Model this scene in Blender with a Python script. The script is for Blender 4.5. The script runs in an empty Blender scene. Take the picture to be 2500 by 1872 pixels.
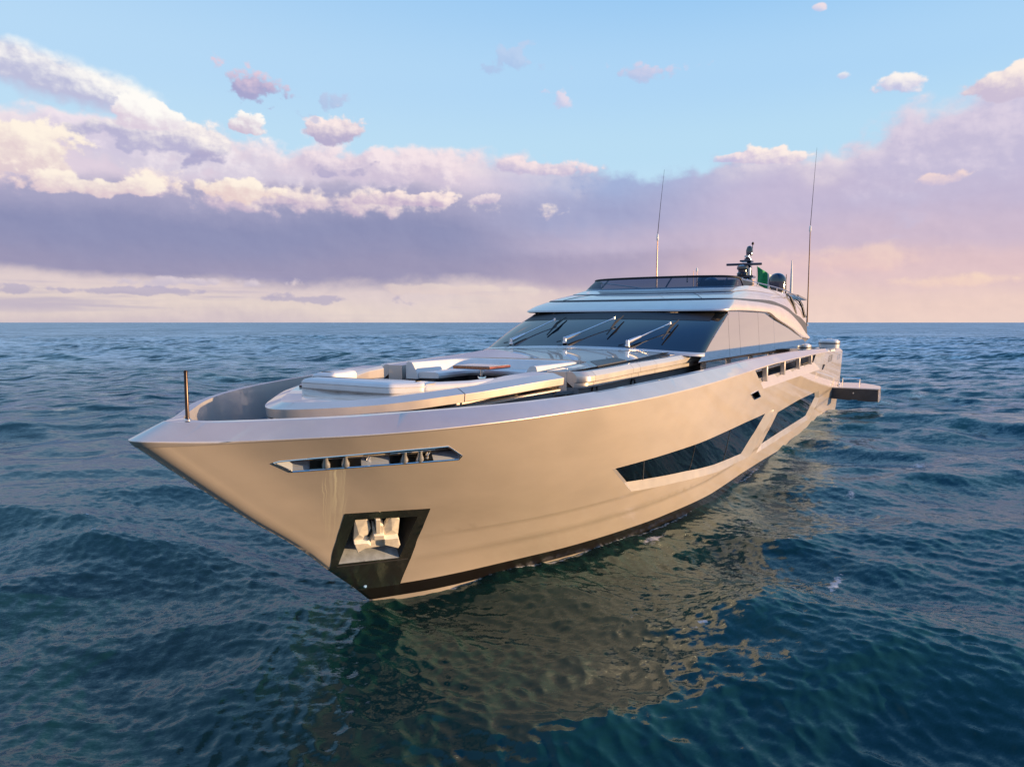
import bpy, bmesh, math, random
import numpy as np
from mathutils import Vector, Matrix, Euler
from mathutils.geometry import delaunay_2d_cdt

SC = bpy.context.scene
COL = SC.collection
R = math.radians

# ------------------------------------------------------------------ camera
cam_d = bpy.data.cameras.new('camera')
cam = bpy.data.objects.new('camera', cam_d)
COL.objects.link(cam)
cam.location = (0, 0, 5.3)
cam.rotation_euler = (R(90 - 4.911), 0, 0)
cam_d.sensor_width = 36
cam_d.lens = 24.97
cam_d.clip_start = 0.1
cam_d.clip_end = 60000
SC.camera = cam

# ------------------------------------------------------------------ colour management
SC.view_settings.view_transform = 'Standard'
SC.view_settings.look = 'None'
SC.view_settings.exposure = 0.62
SC.view_settings.gamma = 1.0
SC.view_settings.use_curve_mapping = False
SC.cycles.max_bounces = 8
SC.cycles.glossy_bounces = 5
SC.cycles.transparent_max_bounces = 8
SC.cycles.sample_clamp_indirect = 6
SC.cycles.caustics_reflective = False
SC.cycles.caustics_refractive = False

SUN_EL, SUN_AZ = 5.0, 98.0          # azimuth clockwise from +Y


def lin(r, g, b):
    f = lambda c: (c / 12.92 if c <= .04045 else ((c + .055) / 1.055) ** 2.4)
    return (f(r / 255), f(g / 255), f(b / 255), 1)


# ------------------------------------------------------------------ node expression helper
class NT:
    def __init__(s, tree):
        s.t = tree

    def n(s, typ, **kw):
        x = s.t.nodes.new(typ)
        for k, v in kw.items():
            setattr(x, k, v)
        return x

    def put(s, sock, v):
        if isinstance(v, E):
            s.t.links.new(v.s, sock)
        elif hasattr(v, 'is_output'):
            s.t.links.new(v, sock)
        else:
            if hasattr(sock.default_value, '__len__') and not hasattr(v, '__len__'):
                v = [v] * len(sock.default_value)
            if hasattr(v, '__len__') and len(v) != len(sock.default_value):
                v = list(v)[:len(sock.default_value)] + [1] * (len(sock.default_value) - len(v))
            sock.default_value = v

    def m(s, op, a, b=None, c=None, clamp=False):
        x = s.n('ShaderNodeMath', operation=op, use_clamp=clamp)
        s.put(x.inputs[0], a)
        if b is not None: s.put(x.inputs[1], b)
        if c is not None: s.put(x.inputs[2], c)
        return E(s, x.outputs[0])

    def smooth(s, x, a, b, lo=0., hi=1.):
        n = s.n('ShaderNodeMapRange', interpolation_type='SMOOTHSTEP')
        s.put(n.inputs[0], x)
        for i, v in enumerate((a, b, lo, hi)): s.put(n.inputs[1 + i], v)
        return E(s, n.outputs[0])

    def linr(s, x, a, b, lo=0., hi=1.):
        n = s.n('ShaderNodeMapRange')
        s.put(n.inputs[0], x)
        for i, v in enumerate((a, b, lo, hi)): s.put(n.inputs[1 + i], v)
        return E(s, n.outputs[0])

    def xyz(s, x, y, z=0.):
        n = s.n('ShaderNodeCombineXYZ')
        for i, v in enumerate((x, y, z)): s.put(n.inputs[i], v)
        return E(s, n.outputs[0])

    def sep(s, v):
        n = s.n('ShaderNodeSeparateXYZ')
        s.put(n.inputs[0], v)
        return [E(s, o) for o in n.outputs]

    def noise(s, vec, scale=1., detail=4., rough=.5, dist=0., col=False, lac=2.):
        n = s.n('ShaderNodeTexNoise')
        s.put(n.inputs['Vector'], vec)
        for k, v in (('Scale', scale), ('Detail', detail), ('Roughness', rough), ('Distortion', dist), ('Lacunarity', lac)):
            s.put(n.inputs[k], v)
        return E(s, n.outputs['Color' if col else 'Fac'])

    def mix(s, f, a, b, blend='MIX'):
        n = s.n('ShaderNodeMix', data_type='RGBA', blend_type=blend)
        s.put(n.inputs[0], f)
        s.put(n.inputs[6], a)
        s.put(n.inputs[7], b)
        return E(s, n.outputs[2])

    def ramp(s, x, stops, lo, hi):
        """colour stops [(value, rgba)] over lo..hi"""
        n = s.n('ShaderNodeValToRGB')
        s.put(n.inputs[0], s.linr(x, lo, hi))
        el = n.color_ramp.elements
        while len(el) < len(stops): el.new(0.5)
        for e, (v, c) in zip(el, stops):
            e.position = (v - lo) / (hi - lo)
            e.color = c
        n.color_ramp.interpolation = 'EASE'
        return E(s, n.outputs[0])

    def curve(s, x, pts, xr, yr):
        """piecewise curve through pts, as a grey colour ramp"""
        n = s.n('ShaderNodeValToRGB')
        s.put(n.inputs[0], s.linr(x, xr[0], xr[1]))
        el = n.color_ramp.elements
        while len(el) < len(pts): el.new(0.5)
        for e, (v, y) in zip(el, pts):
            e.position = (v - xr[0]) / (xr[1] - xr[0])
            q = (y - yr[0]) / (yr[1] - yr[0])
            e.color = (q, q, q, 1)
        return s.m('MULTIPLY_ADD', E(s, n.outputs[0]), yr[1] - yr[0], yr[0])


class E:
    def __init__(s, nt, sock): s.nt, s.s = nt, sock
    def __add__(s, o): return s.nt.m('ADD', s, o)
    def __radd__(s, o): return s.nt.m('ADD', o, s)
    def __sub__(s, o): return s.nt.m('SUBTRACT', s, o)
    def __rsub__(s, o): return s.nt.m('SUBTRACT', o, s)
    def __mul__(s, o): return s.nt.m('MULTIPLY', s, o)
    def __rmul__(s, o): return s.nt.m('MULTIPLY', o, s)
    def __truediv__(s, o): return s.nt.m('DIVIDE', s, o)
    def clamp(s): return s.nt.m('ADD', s, 0, clamp=True)
    def max(s, o): return s.nt.m('MAXIMUM', s, o)
    def min(s, o): return s.nt.m('MINIMUM', s, o)


# ------------------------------------------------------------------ sky
world = bpy.data.worlds.new('World')
SC.world = world
world.use_nodes = True


def build_sky():
    t = world.node_tree
    t.nodes.clear()
    N = NT(t)
    geo = N.n('ShaderNodeTexCoord')
    x, y, z = N.sep(geo.outputs['Generated'])
    el = N.m('ARCSINE', z) * 57.29578
    az = N.m('ARCTAN2', x, y) * 57.29578
    # cylindrical coordinates for the cloud noise (no seam behind the camera)
    ca = N.m('COSINE', az * 0.0174533) * 57.3
    sa = N.m('SINE', az * 0.0174533) * 57.3
    P = lambda sx, sy, o=0.: N.xyz(sa * sx, ca * sx, el * sy + o)
    n_big = N.noise(P(.17, .27), 1, 3, .5)
    n_sd = N.noise(N.xyz(sa * .17 + .11, ca * .17, el * .27 + .07), 1, 3, .5)
    n_mid = N.noise(P(.46, .62, 5.), 1, 4, .5)
    n_mid2 = N.noise(N.xyz(sa * .46 + .16, ca * .46, el * .62 + 5.13), 1, 4, .5)
    n_fine = N.noise(P(1.25, 1.6, 7.), 1, 6, .55)
    n_fine2 = N.noise(N.xyz(sa * 1.25 + .2, ca * 1.25, el * 1.6 + 7.16), 1, 5, .55)
    n_soft = N.noise(P(.05, .16, 3.), 1, 4, .5)
    n_str = N.noise(P(.07, .95, 11.), 1, 6, .55)
    relief = (n_big - n_sd) * 2.4 + (n_mid - n_mid2) * 1.7 + (n_fine - n_fine2) * .55      # facing the low sun at right
    B = (n_big - .5) * .9 + (n_mid - .5) * .9
    Fn = (n_mid - .5) * .55 + (n_fine - .5) * .6

    # clear sky
    clear = N.ramp(el, [(-2, lin(214, 232, 246)), (8, lin(206, 234, 252)), (13, lin(190, 227, 251)), (18, lin(178, 219, 253)),
                        (25, lin(154, 205, 250)), (34, lin(130, 192, 251)), (48, lin(88, 154, 238)), (90, lin(36, 88, 186))], -2, 90)
    left = N.smooth(az, -40, 25)
    clear = N.mix(left, N.mix(.35, clear, lin(205, 232, 253)), clear)
    sky = N.n('ShaderNodeTexSky', sky_type='NISHITA')
    sky.sun_disc = False
    sky.sun_elevation = R(SUN_EL)
    sky.sun_rotation = R(SUN_AZ)
    nis = N.mix(1., E(N, sky.outputs[0]), (.10, .10, .10, 1), 'MULTIPLY')
    clear = N.mix(.08, clear, nis)

    # colour of the far cloud bank, in three columns of azimuth
    ws = (n_soft - .5) * 4.5
    e2 = el + ws + Fn * .9
    cL = N.ramp(e2, [(-1, lin(205, 190, 198)), (.9, lin(228, 212, 205)), (2.3, lin(222, 206, 206)), (3.5, lin(156, 152, 182)), (6.5, lin(143, 147, 183)),
                     (8.6, lin(168, 166, 196)), (10.5, lin(224, 210, 224)), (16, lin(230, 226, 240))], -1, 16)
    cM = N.ramp(e2, [(-1, lin(226, 204, 198)), (1.8, lin(222, 202, 200)), (3.2, lin(184, 170, 190)), (4.6, lin(174, 164, 190)), (6.2, lin(190, 180, 204)),
                     (8.5, lin(164, 169, 204)), (11, lin(162, 178, 216)), (14, lin(196, 198, 226))], -1, 16)
    cR = N.ramp(e2, [(-1, lin(240, 214, 202)), (2, lin(236, 208, 198)), (4.2, lin(224, 196, 200)), (6, lin(206, 188, 206)), (9, lin(196, 186, 212)),
                     (12, lin(196, 190, 218)), (16, lin(206, 202, 228))], -1, 16)
    aw = az + (n_soft - .5) * 14
    bank = N.mix(N.smooth(aw, -8, 9), cL, cM)
    bank = N.mix(N.smooth(aw, 8, 20), bank, cR)
    # light toward the sun azimuth
    dsun = N.smooth(N.m('ABSOLUTE', az - SUN_AZ), 52, 5)
    bank = N.mix(dsun * .6, bank, lin(255, 226, 186))
    bank = N.mix(1., bank, N.mix((relief * .5 + .5).clamp(), (.90, .90, .94, 1), (1.10, 1.08, 1.05, 1)), 'MULTIPLY')
    bnd = N.curve(az, [(-180, 13), (-60, 12), (-35, 14.2), (-26, 14.0), (-21, 14.2), (-17.5, 13.2), (-9, 13.3), (0, 13.2), (3.3, 12.6), (7.3, 11.7),
                       (12.6, 11.4), (16, 12.2), (19.6, 12.5), (23.3, 11.8), (26.5, 13.0), (29, 14.6), (32, 15.5), (36, 16.0), (60, 11), (120, 9), (180, 13)], (-180, 180), (0, 24))
    below = bnd - el + B * 2.4 + Fn * 1.3
    wd = N.smooth(az, 22, 33, .9, 1.7)
    mask = N.smooth(below, wd * -.25, wd)
    # bright sunlit rim along the bank's upper edge
    rim = N.smooth(below, 2.6, .2) * (relief * .8 + .35).clamp() * N.smooth(N.m('ABSOLUTE', az - 11.), 2.5, 7)
    bank = N.mix(rim, bank, lin(255, 240, 234))
    col = N.mix(mask, clear, bank)

    # single clouds: (az, el, rx, ry, tilt, edge noise, softness, lit colour, shade colour, opacity, flat bottom)
    W = lin(255, 246, 240); WH = lin(255, 252, 247); PK = lin(250, 226, 226); SH = lin(178, 172, 206); SG = lin(186, 182, 212)
    CR = lin(255, 243, 228)
    prims = [
        (-22.0, 12.0, 17., 2.4, -.03, .9, .9, lin(248, 238, 242), lin(212, 204, 222), .9, 1.2),
        (31.5, 12.0, 8.5, 3.1, .22, .6, 1.0, lin(224, 212, 228), lin(198, 190, 216), .85, 1.6),
        (35.2, 15.3, 2.2, .9, .1, .9, .5, W, lin(206, 194, 214), .95, .7),
        (-33.0, 16.1, 8.6, 1.7, -.17, .35, .75, WH, lin(190, 192, 220), 1., 1.3),
        (-12.0, 11.9, 11., 1.5, 0, .9, .8, lin(246, 228, 232), lin(206, 192, 214), .75, 1.2),
        (-30.0, 12.6, 5.0, 1.5, 0, .9, .9, lin(238, 224, 236), lin(206, 198, 222), .6, 1.),
        (-34.2, 11.4, 4.1, 1.7, 0, .9, .35, CR, lin(226, 206, 210), 1., 1.1),
        (-23.9, 12.9, 6.4, 1.35, -.02, .9, .4, W, SG, 1., .9),
        (-26.3, 13.9, 2.4, 1.15, 0, .9, .3, WH, lin(220, 206, 222), 1., .6),
        (-20.0, 14.0, 1.9, 1.1, 0, .9, .3, WH, lin(206, 192, 212), 1., .6),
        (-19.4, 17.0, 2.9, 1.1, .05, 1.5, .6, lin(226, 204, 220), lin(168, 168, 206), 1., 1.1),
        (-13.4, 14.4, 2.3, 1.15, .22, 1.3, .5, lin(255, 238, 234), lin(184, 176, 206), 1., .9),
        (-18.0, 9.2, 17., 1.3, -.01, 1.2, .9, lin(253, 236, 226), lin(204, 186, 206), .95, .8),
        (-21.2, 9.6, 4.4, .95, 0, 1.2, .5, CR, lin(232, 208, 206), 1., .8),
        (-29.5, 9.2, 4.4, .9, 0, 1.4, .6, CR, lin(226, 204, 210), .9, .8),
        (-8.0, 9.4, 4.2, .75, 0, 1.0, .4, lin(255, 236, 228), lin(196, 178, 204), .95, .7),
        (-2.2, 9.6, 1.7, .5, .1, .9, .4, lin(252, 234, 230), lin(190, 178, 206), .9, .8),
        (-22.2, 11.6, 2.4, .55, .06, 2.2, 1., lin(178, 172, 204), lin(166, 164, 202), .85, 1.),
        (-14.2, 11.2, 2.1, .5, .06, 2.2, 1., lin(184, 176, 206), lin(176, 170, 204), .8, 1.),
        (-14.0, 9.9, 1.7, .45, .08, 2.2, 1., lin(176, 170, 202), lin(168, 166, 200), .8, 1.),
        (19.6, 11.9, 2.7, .85, -.06, .9, .4, lin(255, 240, 232), lin(204, 192, 218), 1., .5),
        (16.7, 12.1, 1.5, .4, .1, .9, .5, lin(250, 232, 230), lin(196, 188, 220), .85, .6),
        (28.0, 16.0, 1.9, .75, .04, .9, .45, W, lin(196, 196, 226), .95, .8),
        (34.2, 14.9, 3.4, 1.25, 0, .9, .4, lin(255, 240, 230), lin(204, 192, 214), 1., .8),
        (2.9, 17.3, 1.7, .7, -.35, 2.2, .9, lin(238, 220, 232), lin(198, 200, 230), .75, 1.),
        (10.4, 18.3, 2.8, .7, -.05, 2.3, 1., lin(222, 208, 228), lin(184, 192, 226), .7, 1.),
        (24.3, 16.9, .6, .3, 0, 1., .6, W, lin(200, 204, 232), .8, 1.),
        (22.6, 21.4, .5, .26, 0, 1., .6, PK, lin(200, 204, 232), .8, 1.),
        (.5, 19.4, 2.6, .9, -.1, 2.6, 1., lin(196, 206, 234), lin(172, 188, 226), .55, 1.),
        (-14.6, 16.2, 1.5, .8, 0, 2.4, 1., lin(190, 196, 226), lin(174, 184, 220), .6, 1.),
        (-8.3, 24.4, 1.6, .6, 0, 1.2, .8, PK, lin(214, 216, 238), .6, 1.),
        (25.5, 4.4, 6.5, 1.2, 0, .7, 1.0, lin(243, 212, 198), lin(234, 200, 196), .65, 1.),
        (32.5, 2.8, 4.5, .6, 0, .8, 1., lin(248, 218, 196), lin(240, 208, 196), .8, 1.),
        (1.8, 11.9, 4.9, .8, -.04, .9, .5, lin(250, 230, 230), lin(196, 186, 214), .9, .7),
        (30.6, 9.6, 1.8, .45, 0, 1.1, .5, lin(246, 220, 214), lin(206, 192, 214), .85, 1.),
        (-24.5, 2.95, 4.2, .28, 0, 2.4, 1.2, lin(222, 208, 216), lin(200, 190, 208), .8, 1.),
        (-16.0, 1.75, 5.5, .3, 0, 2.6, 1.2, lin(178, 170, 196), lin(176, 168, 194), .7, 1.),
        (-29.0, 2.2, 5.0, .25, 0, 2.6, 1.2, lin(180, 172, 198), lin(176, 168, 194), .7, 1.),
        (-5.0, 2.6, 9.5, .5, -.02, 1., .8, lin(232, 214, 206), lin(226, 206, 202), .7, 1.),
    ]
    for i, (a0, e0, rx, ry, tl, na, sf, lc, sc, op, fb) in enumerate(prims):
        dx, dy = az - a0, el - e0
        c, s = math.cos(tl), math.sin(tl)
        u = (dx * c + dy * s) / rx
        v = (dy * c - dx * s) / ry
        vv = v.max(0.) + v.min(0.) * (1 / fb)
        d = N.m('SQRT', u * u + vv * vv)
        k = min(1., .75 * ry) if ry < .7 else 1.
        dens = 1. - d + B * (1.7 * na) + Fn * (1.3 * na)
        al = N.smooth(dens, 0., sf * .7) * op
        lit = N.smooth(v * .55 + u * .18 + relief * 1.0 + Fn * .5, -.45, .62)
        col = N.mix(al, col, N.mix(lit, sc, lc))

    # thin haze at the horizon and a plain lower half (never seen above the sea)
    st = N.smooth(n_str, .52, .68) * N.smooth(el, 0.3, 1.2) * N.smooth(el, 4.5, 2.6) * N.smooth(az, 8, -14)
    col = N.mix(st * .55, col, lin(172, 164, 194))
    col = N.mix(N.smooth(el, 0., -3.), col, lin(70, 96, 120))
    bg = N.n('ShaderNodeBackground')
    N.put(bg.inputs[0], col)
    bg.inputs[1].default_value = 0.65
    out = N.n('ShaderNodeOutputWorld')
    t.links.new(bg.outputs[0], out.inputs[0])


build_sky()
world.cycles.sampling_method = 'MANUAL'
world.cycles.sample_map_resolution = 512

# ------------------------------------------------------------------ sun
sl = bpy.data.lights.new('sun', 'SUN')
sl.energy = 5.0
sl.angle = R(.6)
sl.color = (1.0, .64, .33)
sun = bpy.data.objects.new('sun', sl)
COL.objects.link(sun)
sun.location = (60, 0, 40)
sd = Vector((math.sin(R(SUN_AZ)) * math.cos(R(SUN_EL)), math.cos(R(SUN_AZ)) * math.cos(R(SUN_EL)), math.sin(R(SUN_EL))))
sun.rotation_euler = sd.to_track_quat('Z', 'Y').to_euler()

# ------------------------------------------------------------------ materials
def mat(name, base=(.5, .5, .5), rough=.4, metal=0., coat=0., coat_r=.03, ior=1.5, spec=.5, trans=0., fn=None):
    m = bpy.data.materials.new(name)
    m.use_nodes = True
    b = m.node_tree.nodes['Principled BSDF']
    b.inputs['Base Color'].default_value = (*base, 1)
    b.inputs['Roughness'].default_value = rough
    b.inputs['Metallic'].default_value = metal
    b.inputs['Coat Weight'].default_value = coat
    b.inputs['Coat Roughness'].default_value = coat_r
    b.inputs['IOR'].default_value = ior
    b.inputs['Specular IOR Level'].default_value = spec
    b.inputs['Transmission Weight'].default_value = trans
    if fn:
        fn(NT(m.node_tree), b)
    return m


def objco(N):
    return E(N, N.n('ShaderNodeTexCoord').outputs['Object'])


def vary(base, amt=.12, scale=3., rough=None, bump=0., bscale=200., stretch=(1, 1, 1)):
    def f(N, b):
        o = objco(N)
        x, y, z = N.sep(o)
        v = N.xyz(x * stretch[0], y * stretch[1], z * stretch[2])
        n = N.noise(v, scale, 6, .6)
        lo = tuple(c * (1 - amt) for c in base) + (1,)
        hi = tuple(min(1, c * (1 + amt)) for c in base) + (1,)
        N.put(b.inputs['Base Color'], N.mix(N.smooth(n, .3, .7), lo, hi))
        if rough:
            N.put(b.inputs['Roughness'], N.linr(N.noise(v, scale * 2.3, 5, .6), .3, .7, rough[0], rough[1]))
        if bump:
            bn = N.n('ShaderNodeBump')
            bn.inputs['Strength'].default_value = bump
            bn.inputs['Distance'].default_value = .01
            N.put(bn.inputs['Height'], N.noise(v, bscale, 3, .6))
            N.t.links.new(bn.outputs[0], b.inputs['Normal'])
    return f


PAINT_C = (.675, .60, .53)


def hull_nodes(N, b):
    o = objco(N)
    p, a, z = N.sep(o)
    n = N.noise(N.xyz(p, a * .35, z * 1.2), 1.4, 6, .6)
    base = N.mix(N.smooth(n, .3, .7), tuple(c * .95 for c in PAINT_C) + (1,), tuple(c * 1.04 for c in PAINT_C) + (1,))
    # salt run marks below the mooring pocket
    wob = (N.noise(N.xyz(a * 3., z * 1.3, 0), 1, 3, .5) - .5) * .12
    run = a + wob + (z - 3.) * .59
    st = N.noise(N.xyz(run * 17., z * .35, p * .2), 1, 3, .6)
    thin = N.noise(N.xyz(run * 42., z * .5, 3.), 1, 2, .6)
    box = N.smooth(run, -2.44, -2.34) * N.smooth(run, -2.0, -2.1) * N.smooth(z, 3.12, 3.05) * N.smooth(z, 1.35, 2.9)
    stain = (N.smooth(st, .48, .70) * .55 + N.smooth(thin, .55, .63) * .6).clamp() * box
    base = N.mix(stain * (p.max(0.) * 100.).clamp(), base, (.95, .92, .72, 1))
    # faint scuffs
    sc = N.noise(N.xyz(p * 2, a * 2.2, z * 7.), 1.5, 8, .7)
    base = N.mix(N.smooth(sc, .70, .78) * .25, base, (.74, .70, .62, 1))
    # dark boot stripe with a pale stripe under it
    hi = N.curve(a, [(-1, .31), (10, .28), (14, .24), (18, .10), (26, -.25), (40, -.6)], (-1, 40), (-.7, .5))
    lo = N.curve(a, [(-1, .0), (1.5, -.01), (4.5, -.03), (7, -.12), (9, -.3), (40, -.8)], (-1, 40), (-.9, .5))
    band = N.smooth(z, hi + .008, hi - .004) * N.smooth(z, lo - .004, lo + .008)
    base = N.mix(band, base, (.012, .009, .008, 1))
    N.put(b.inputs['Base Color'], base)
    N.put(b.inputs['Roughness'], N.linr(N.noise(o, .9, 5, .6), .3, .7, .46, .53) + stain * .2)
    # long gentle unfairness of the plating, so reflections are not ruler-straight
    bn = N.n('ShaderNodeBump')
    bn.inputs['Strength'].default_value = .10
    bn.inputs['Distance'].default_value = .05
    N.put(bn.inputs['Height'], N.noise(N.xyz(p, a * .5, z * 1.), 1.1, 2, .4))
    N.t.links.new(bn.outputs[0], b.inputs['Coat Normal'])


M = {}
M['hull'] = mat('champagne_hull_paint', PAINT_C, .48, .32, 1., .03, 1.5, fn=hull_nodes)
M['paint'] = mat('champagne_paint', (.66, .585, .525), .42, .66, 1., .025, 1.5, fn=vary((.66, .585, .525), .05, 1.2, (.38, .46)))
M['pale'] = mat('pale_paint', (.64, .60, .56), .32, .35, 1., .03, 1.5, fn=vary((.62, .58, .54), .04, 1.2, (.28, .38)))
M['dark'] = mat('dark_grey_paint', (.035, .04, .048), .42, .0, .0, .05, fn=vary((.035, .04, .048), .2, 3.))
M['black'] = mat('black_gloss', (.008, .008, .009), .12, 0, 1., .03)
M['blackmat'] = mat('black_rubber', (.012, .012, .013), .55, fn=vary((.012, .012, .013), .3, 8.))
M['glass'] = mat('dark_tinted_glass', (.004, .007, .012), .02, 0, 0., .0, 1.62, fn=None)
M['mirror'] = mat('mirror_tinted_glass', (.66, .67, .68), .03, 1., 0., .01, 1.5)
M['chrome'] = mat('polished_steel', (.78, .77, .76), .07, 1.)
M['brushed'] = mat('brushed_steel', (.60, .58, .56), .24, 1., fn=vary((.60, .58, .56), .1, 6., (.16, .32)))
M['bronze'] = mat('dark_bronze_metal', (.06, .042, .035), .28, .8)
M['leather'] = mat('white_leather', (.74, .71, .69), .42, 0, .15, .2, fn=vary((.74, .71, .69), .05, 2.5, (.36, .5), .12, 160.))
M['wood'] = mat('varnished_wood', (.26, .075, .03), .25, 0, .8, .05, fn=vary((.26, .075, .03), .45, 5., None, 0, 1, (6., .6, 6.)))
M['deck'] = mat('grey_deck', (.14, .15, .165), .5, fn=vary((.14, .15, .165), .12, 3., (.4, .6), .08, 260.))
M['white'] = mat('white_gelcoat', (.80, .79, .77), .22, 0, .7, .05, fn=vary((.80, .79, .77), .04, 3.))
M['anchorpaint'] = mat('galvanised_white', (.80, .76, .68), .5, .0, fn=vary((.80, .76, .68), .14, 7., (.4, .65), .15, 60.))
M['navy'] = mat('navy_gloss', (.010, .018, .035), .10, 0, 1., .03)
M['steelwall'] = mat('scuffed_sky_tint_steel', (.42, .47, .52), .38, .35, fn=vary((.42, .47, .52), .22, 5., (.25, .5), .15, 40.))  # pale blue-grey colour stands in for sky reflected on the anchor pocket floor
M['pocket'] = mat('sky_tint_pocket', (.46, .53, .66), .28, .25)  # mirrored sky painted into the lining as a mostly diffuse blue-grey
M['darksteel'] = mat('dark_steel', (.05, .055, .06), .3, .5)
M['satin'] = mat('satin_silver', (.80, .79, .79), .30, .8)
M['interior'] = mat('dark_interior', (.02, .022, .026), .6)
M['tan'] = mat('tan_fabric', (.50, .36, .26), .7, fn=vary((.50, .36, .26), .1, 8.))
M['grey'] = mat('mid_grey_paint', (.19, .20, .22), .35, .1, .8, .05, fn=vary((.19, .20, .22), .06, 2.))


def plate_nodes(N, b):
    o = objco(N)
    p, a, z = N.sep(o)
    n = N.noise(o, 3.2, 5, .6)
    f = N.noise(N.xyz(a * 26., z * 3., 0.), 1, 6, .7)
    g = N.noise(N.xyz(p * 2., a * 7., z * 7.), 1, 8, .75)
    c = N.mix(N.smooth(f, .35, .75), (.34, .315, .28, 1), (.46, .42, .37, 1))
    N.put(b.inputs['Base Color'], N.mix(N.smooth(g, .64, .74) * .6, c, (.42, .36, .28, 1)))
    N.put(b.inputs['Roughness'], N.linr(f, .3, .7, .05, .16))
    bn = N.n('ShaderNodeBump')
    bn.inputs['Strength'].default_value = .3
    bn.inputs['Distance'].default_value = .04
    N.put(bn.inputs['Height'], n)
    N.t.links.new(bn.outputs[0], b.inputs['Normal'])


M['plate'] = mat('worn_dark_steel', (.12, .1, .08), .2, .95, fn=plate_nodes)


def screen_nodes(N, b):
    t = N.t
    out = t.nodes['Material Output']
    tr = N.n('ShaderNodeBsdfTransparent')
    tr.inputs[0].default_value = (.24, .32, .46, 1)
    mx = N.n('ShaderNodeMixShader')
    mx.inputs[0].default_value = .52
    t.links.new(tr.outputs[0], mx.inputs[1])
    t.links.new(b.outputs[0], mx.inputs[2])
    t.links.new(mx.outputs[0], out.inputs[0])


M['screen'] = mat('tinted_windscreen', (.006, .010, .018), .02, 0, 0, 0, 1.6, fn=screen_nodes)


# ------------------------------------------------------------------ mesh helpers
def obj(name, V, F, m, parent=None, smooth=True, angle=32, bevel=0., seg=2, loc=None, normals=None):
    me = bpy.data.meshes.new(name)
    me.from_pydata([tuple(map(float, v)) for v in V], [], F)
    me.update()
    ms = m if isinstance(m, (list, tuple)) else [m]
    for x in ms: me.materials.append(x)
    o = bpy.data.objects.new(name, me)
    COL.objects.link(o)
    if parent is not None: o.parent = parent
    if loc: o.location = loc
    if smooth:
        me.shade_smooth()
        if normals is None: me.set_sharp_from_angle(angle=R(angle))
    if normals is not None:
        me.normals_split_custom_set_from_vertices(normals)
    if bevel:
        b = o.modifiers.new('bevel', 'BEVEL')
        b.width = bevel
        b.segments = seg
        b.limit_method = 'ANGLE'
        b.angle_limit = R(35)
        b.harden_normals = False
    return o


class MB:
    """collects shapes that make up one mesh"""
    def __init__(s): s.V, s.F = [], []

    def add(s, V, F):
        k = len(s.V)
        s.V += [tuple(map(float, v)) for v in V]
        s.F += [tuple(i + k for i in f) for f in F]
        return s

    def box(s, c, d, rot=None):
        V = []
        for x in (-.5, .5):
            for y in (-.5, .5):
                for z in (-.5, .5):
                    v = Vector((x * d[0], y * d[1], z * d[2]))
                    if rot: v = rot @ v
                    V.append(v + Vector(c))
        return s.add(V, [(0, 1, 3, 2), (4, 6, 7, 5), (0, 4, 5, 1), (2, 3, 7, 6), (0, 2, 6, 4), (1, 5, 7, 3)])

    def tube(s, path, r, n=8, closed=False, cap=True):
        P = [Vector(p) for p in path]
        rr = r if hasattr(r, '__len__') else [r] * len(P)
        V, F = [], []
        up = None
        for i, p in enumerate(P):
            if closed: d = P[(i + 1) % len(P)] - P[i - 1]
            else: d = P[min(i + 1, len(P) - 1)] - P[max(i - 1, 0)]
            d.normalize()
            if up is None:
                up = Vector((0, 0, 1)) if abs(d.z) < .9 else Vector((1, 0, 0))
            u = d.cross(up).normalized()
            w = u.cross(d).normalized()
            up = w
            for k in range(n):
                t = 2 * math.pi * k / n
                V.append(p + (u * math.cos(t) + w * math.sin(t)) * rr[i])
        L = len(P)
        for i in range(L if closed else L - 1):
            j = (i + 1) % L
            for k in range(n):
                F.append((i * n + k, i * n + (k + 1) % n, j * n + (k + 1) % n, j * n + k))
        if cap and not closed:
            F.append(tuple(range(n - 1, -1, -1)))
            F.append(tuple((L - 1) * n + k for k in range(n)))
        return s.add(V, F)

    def lathe(s, c, prof, n=24, axis=None):
        """prof: [(radius, height)] about +z from c"""
        V, F = [], []
        rot = Vector((0, 0, 1)).rotation_difference(Vector(axis)).to_matrix() if axis else None
        for r, h in prof:
            for k in range(n):
                t = 2 * math.pi * k / n
                v = Vector((r * math.cos(t), r * math.sin(t), h))
                if rot: v = rot @ v
                V.append(v + Vector(c))
        for i in range(len(prof) - 1):
            for k in range(n):
                F.append((i * n + k, i * n + (k + 1) % n, (i + 1) * n + (k + 1) % n, (i + 1) * n + k))
        F.append(tuple(range(n - 1, -1, -1)))
        F.append(tuple((len(prof) - 1) * n + k for k in range(n)))
        return s.add(V, F)

    def loft(s, rows, closed=False, cap0=False, cap1=False):
        n = len(rows[0])
        V = [v for r in rows for v in r]
        F = []
        for i in range(len(rows) - 1):
            for k in range(n if closed else n - 1):
                l = (k + 1) % n
                F.append((i * n + k, i * n + l, (i + 1) * n + l, (i + 1) * n + k))
        if cap0: F.append(tuple(range(n - 1, -1, -1)))
        if cap1: F.append(tuple((len(rows) - 1) * n + k for k in range(n)))
        return s.add(V, F)

    def prism(s, poly, z0, z1):
        """plan polygon [(p,a)] or [(p,a,z)] raised from z0 to z1 (numbers or functions of p,a)"""
        f = lambda z: z if callable(z) else (lambda p, a: z)
        lo = [(q[0], q[1], f(z0)(q[0], q[1])) for q in poly]
        hi = [(q[0], q[1], f(z1)(q[0], q[1])) for q in poly]
        return s.loft([lo, hi], True, True, True)

    def build(s, name, m, parent=None, **k): return obj(name, s.V, s.F, m, parent, **k)


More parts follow.
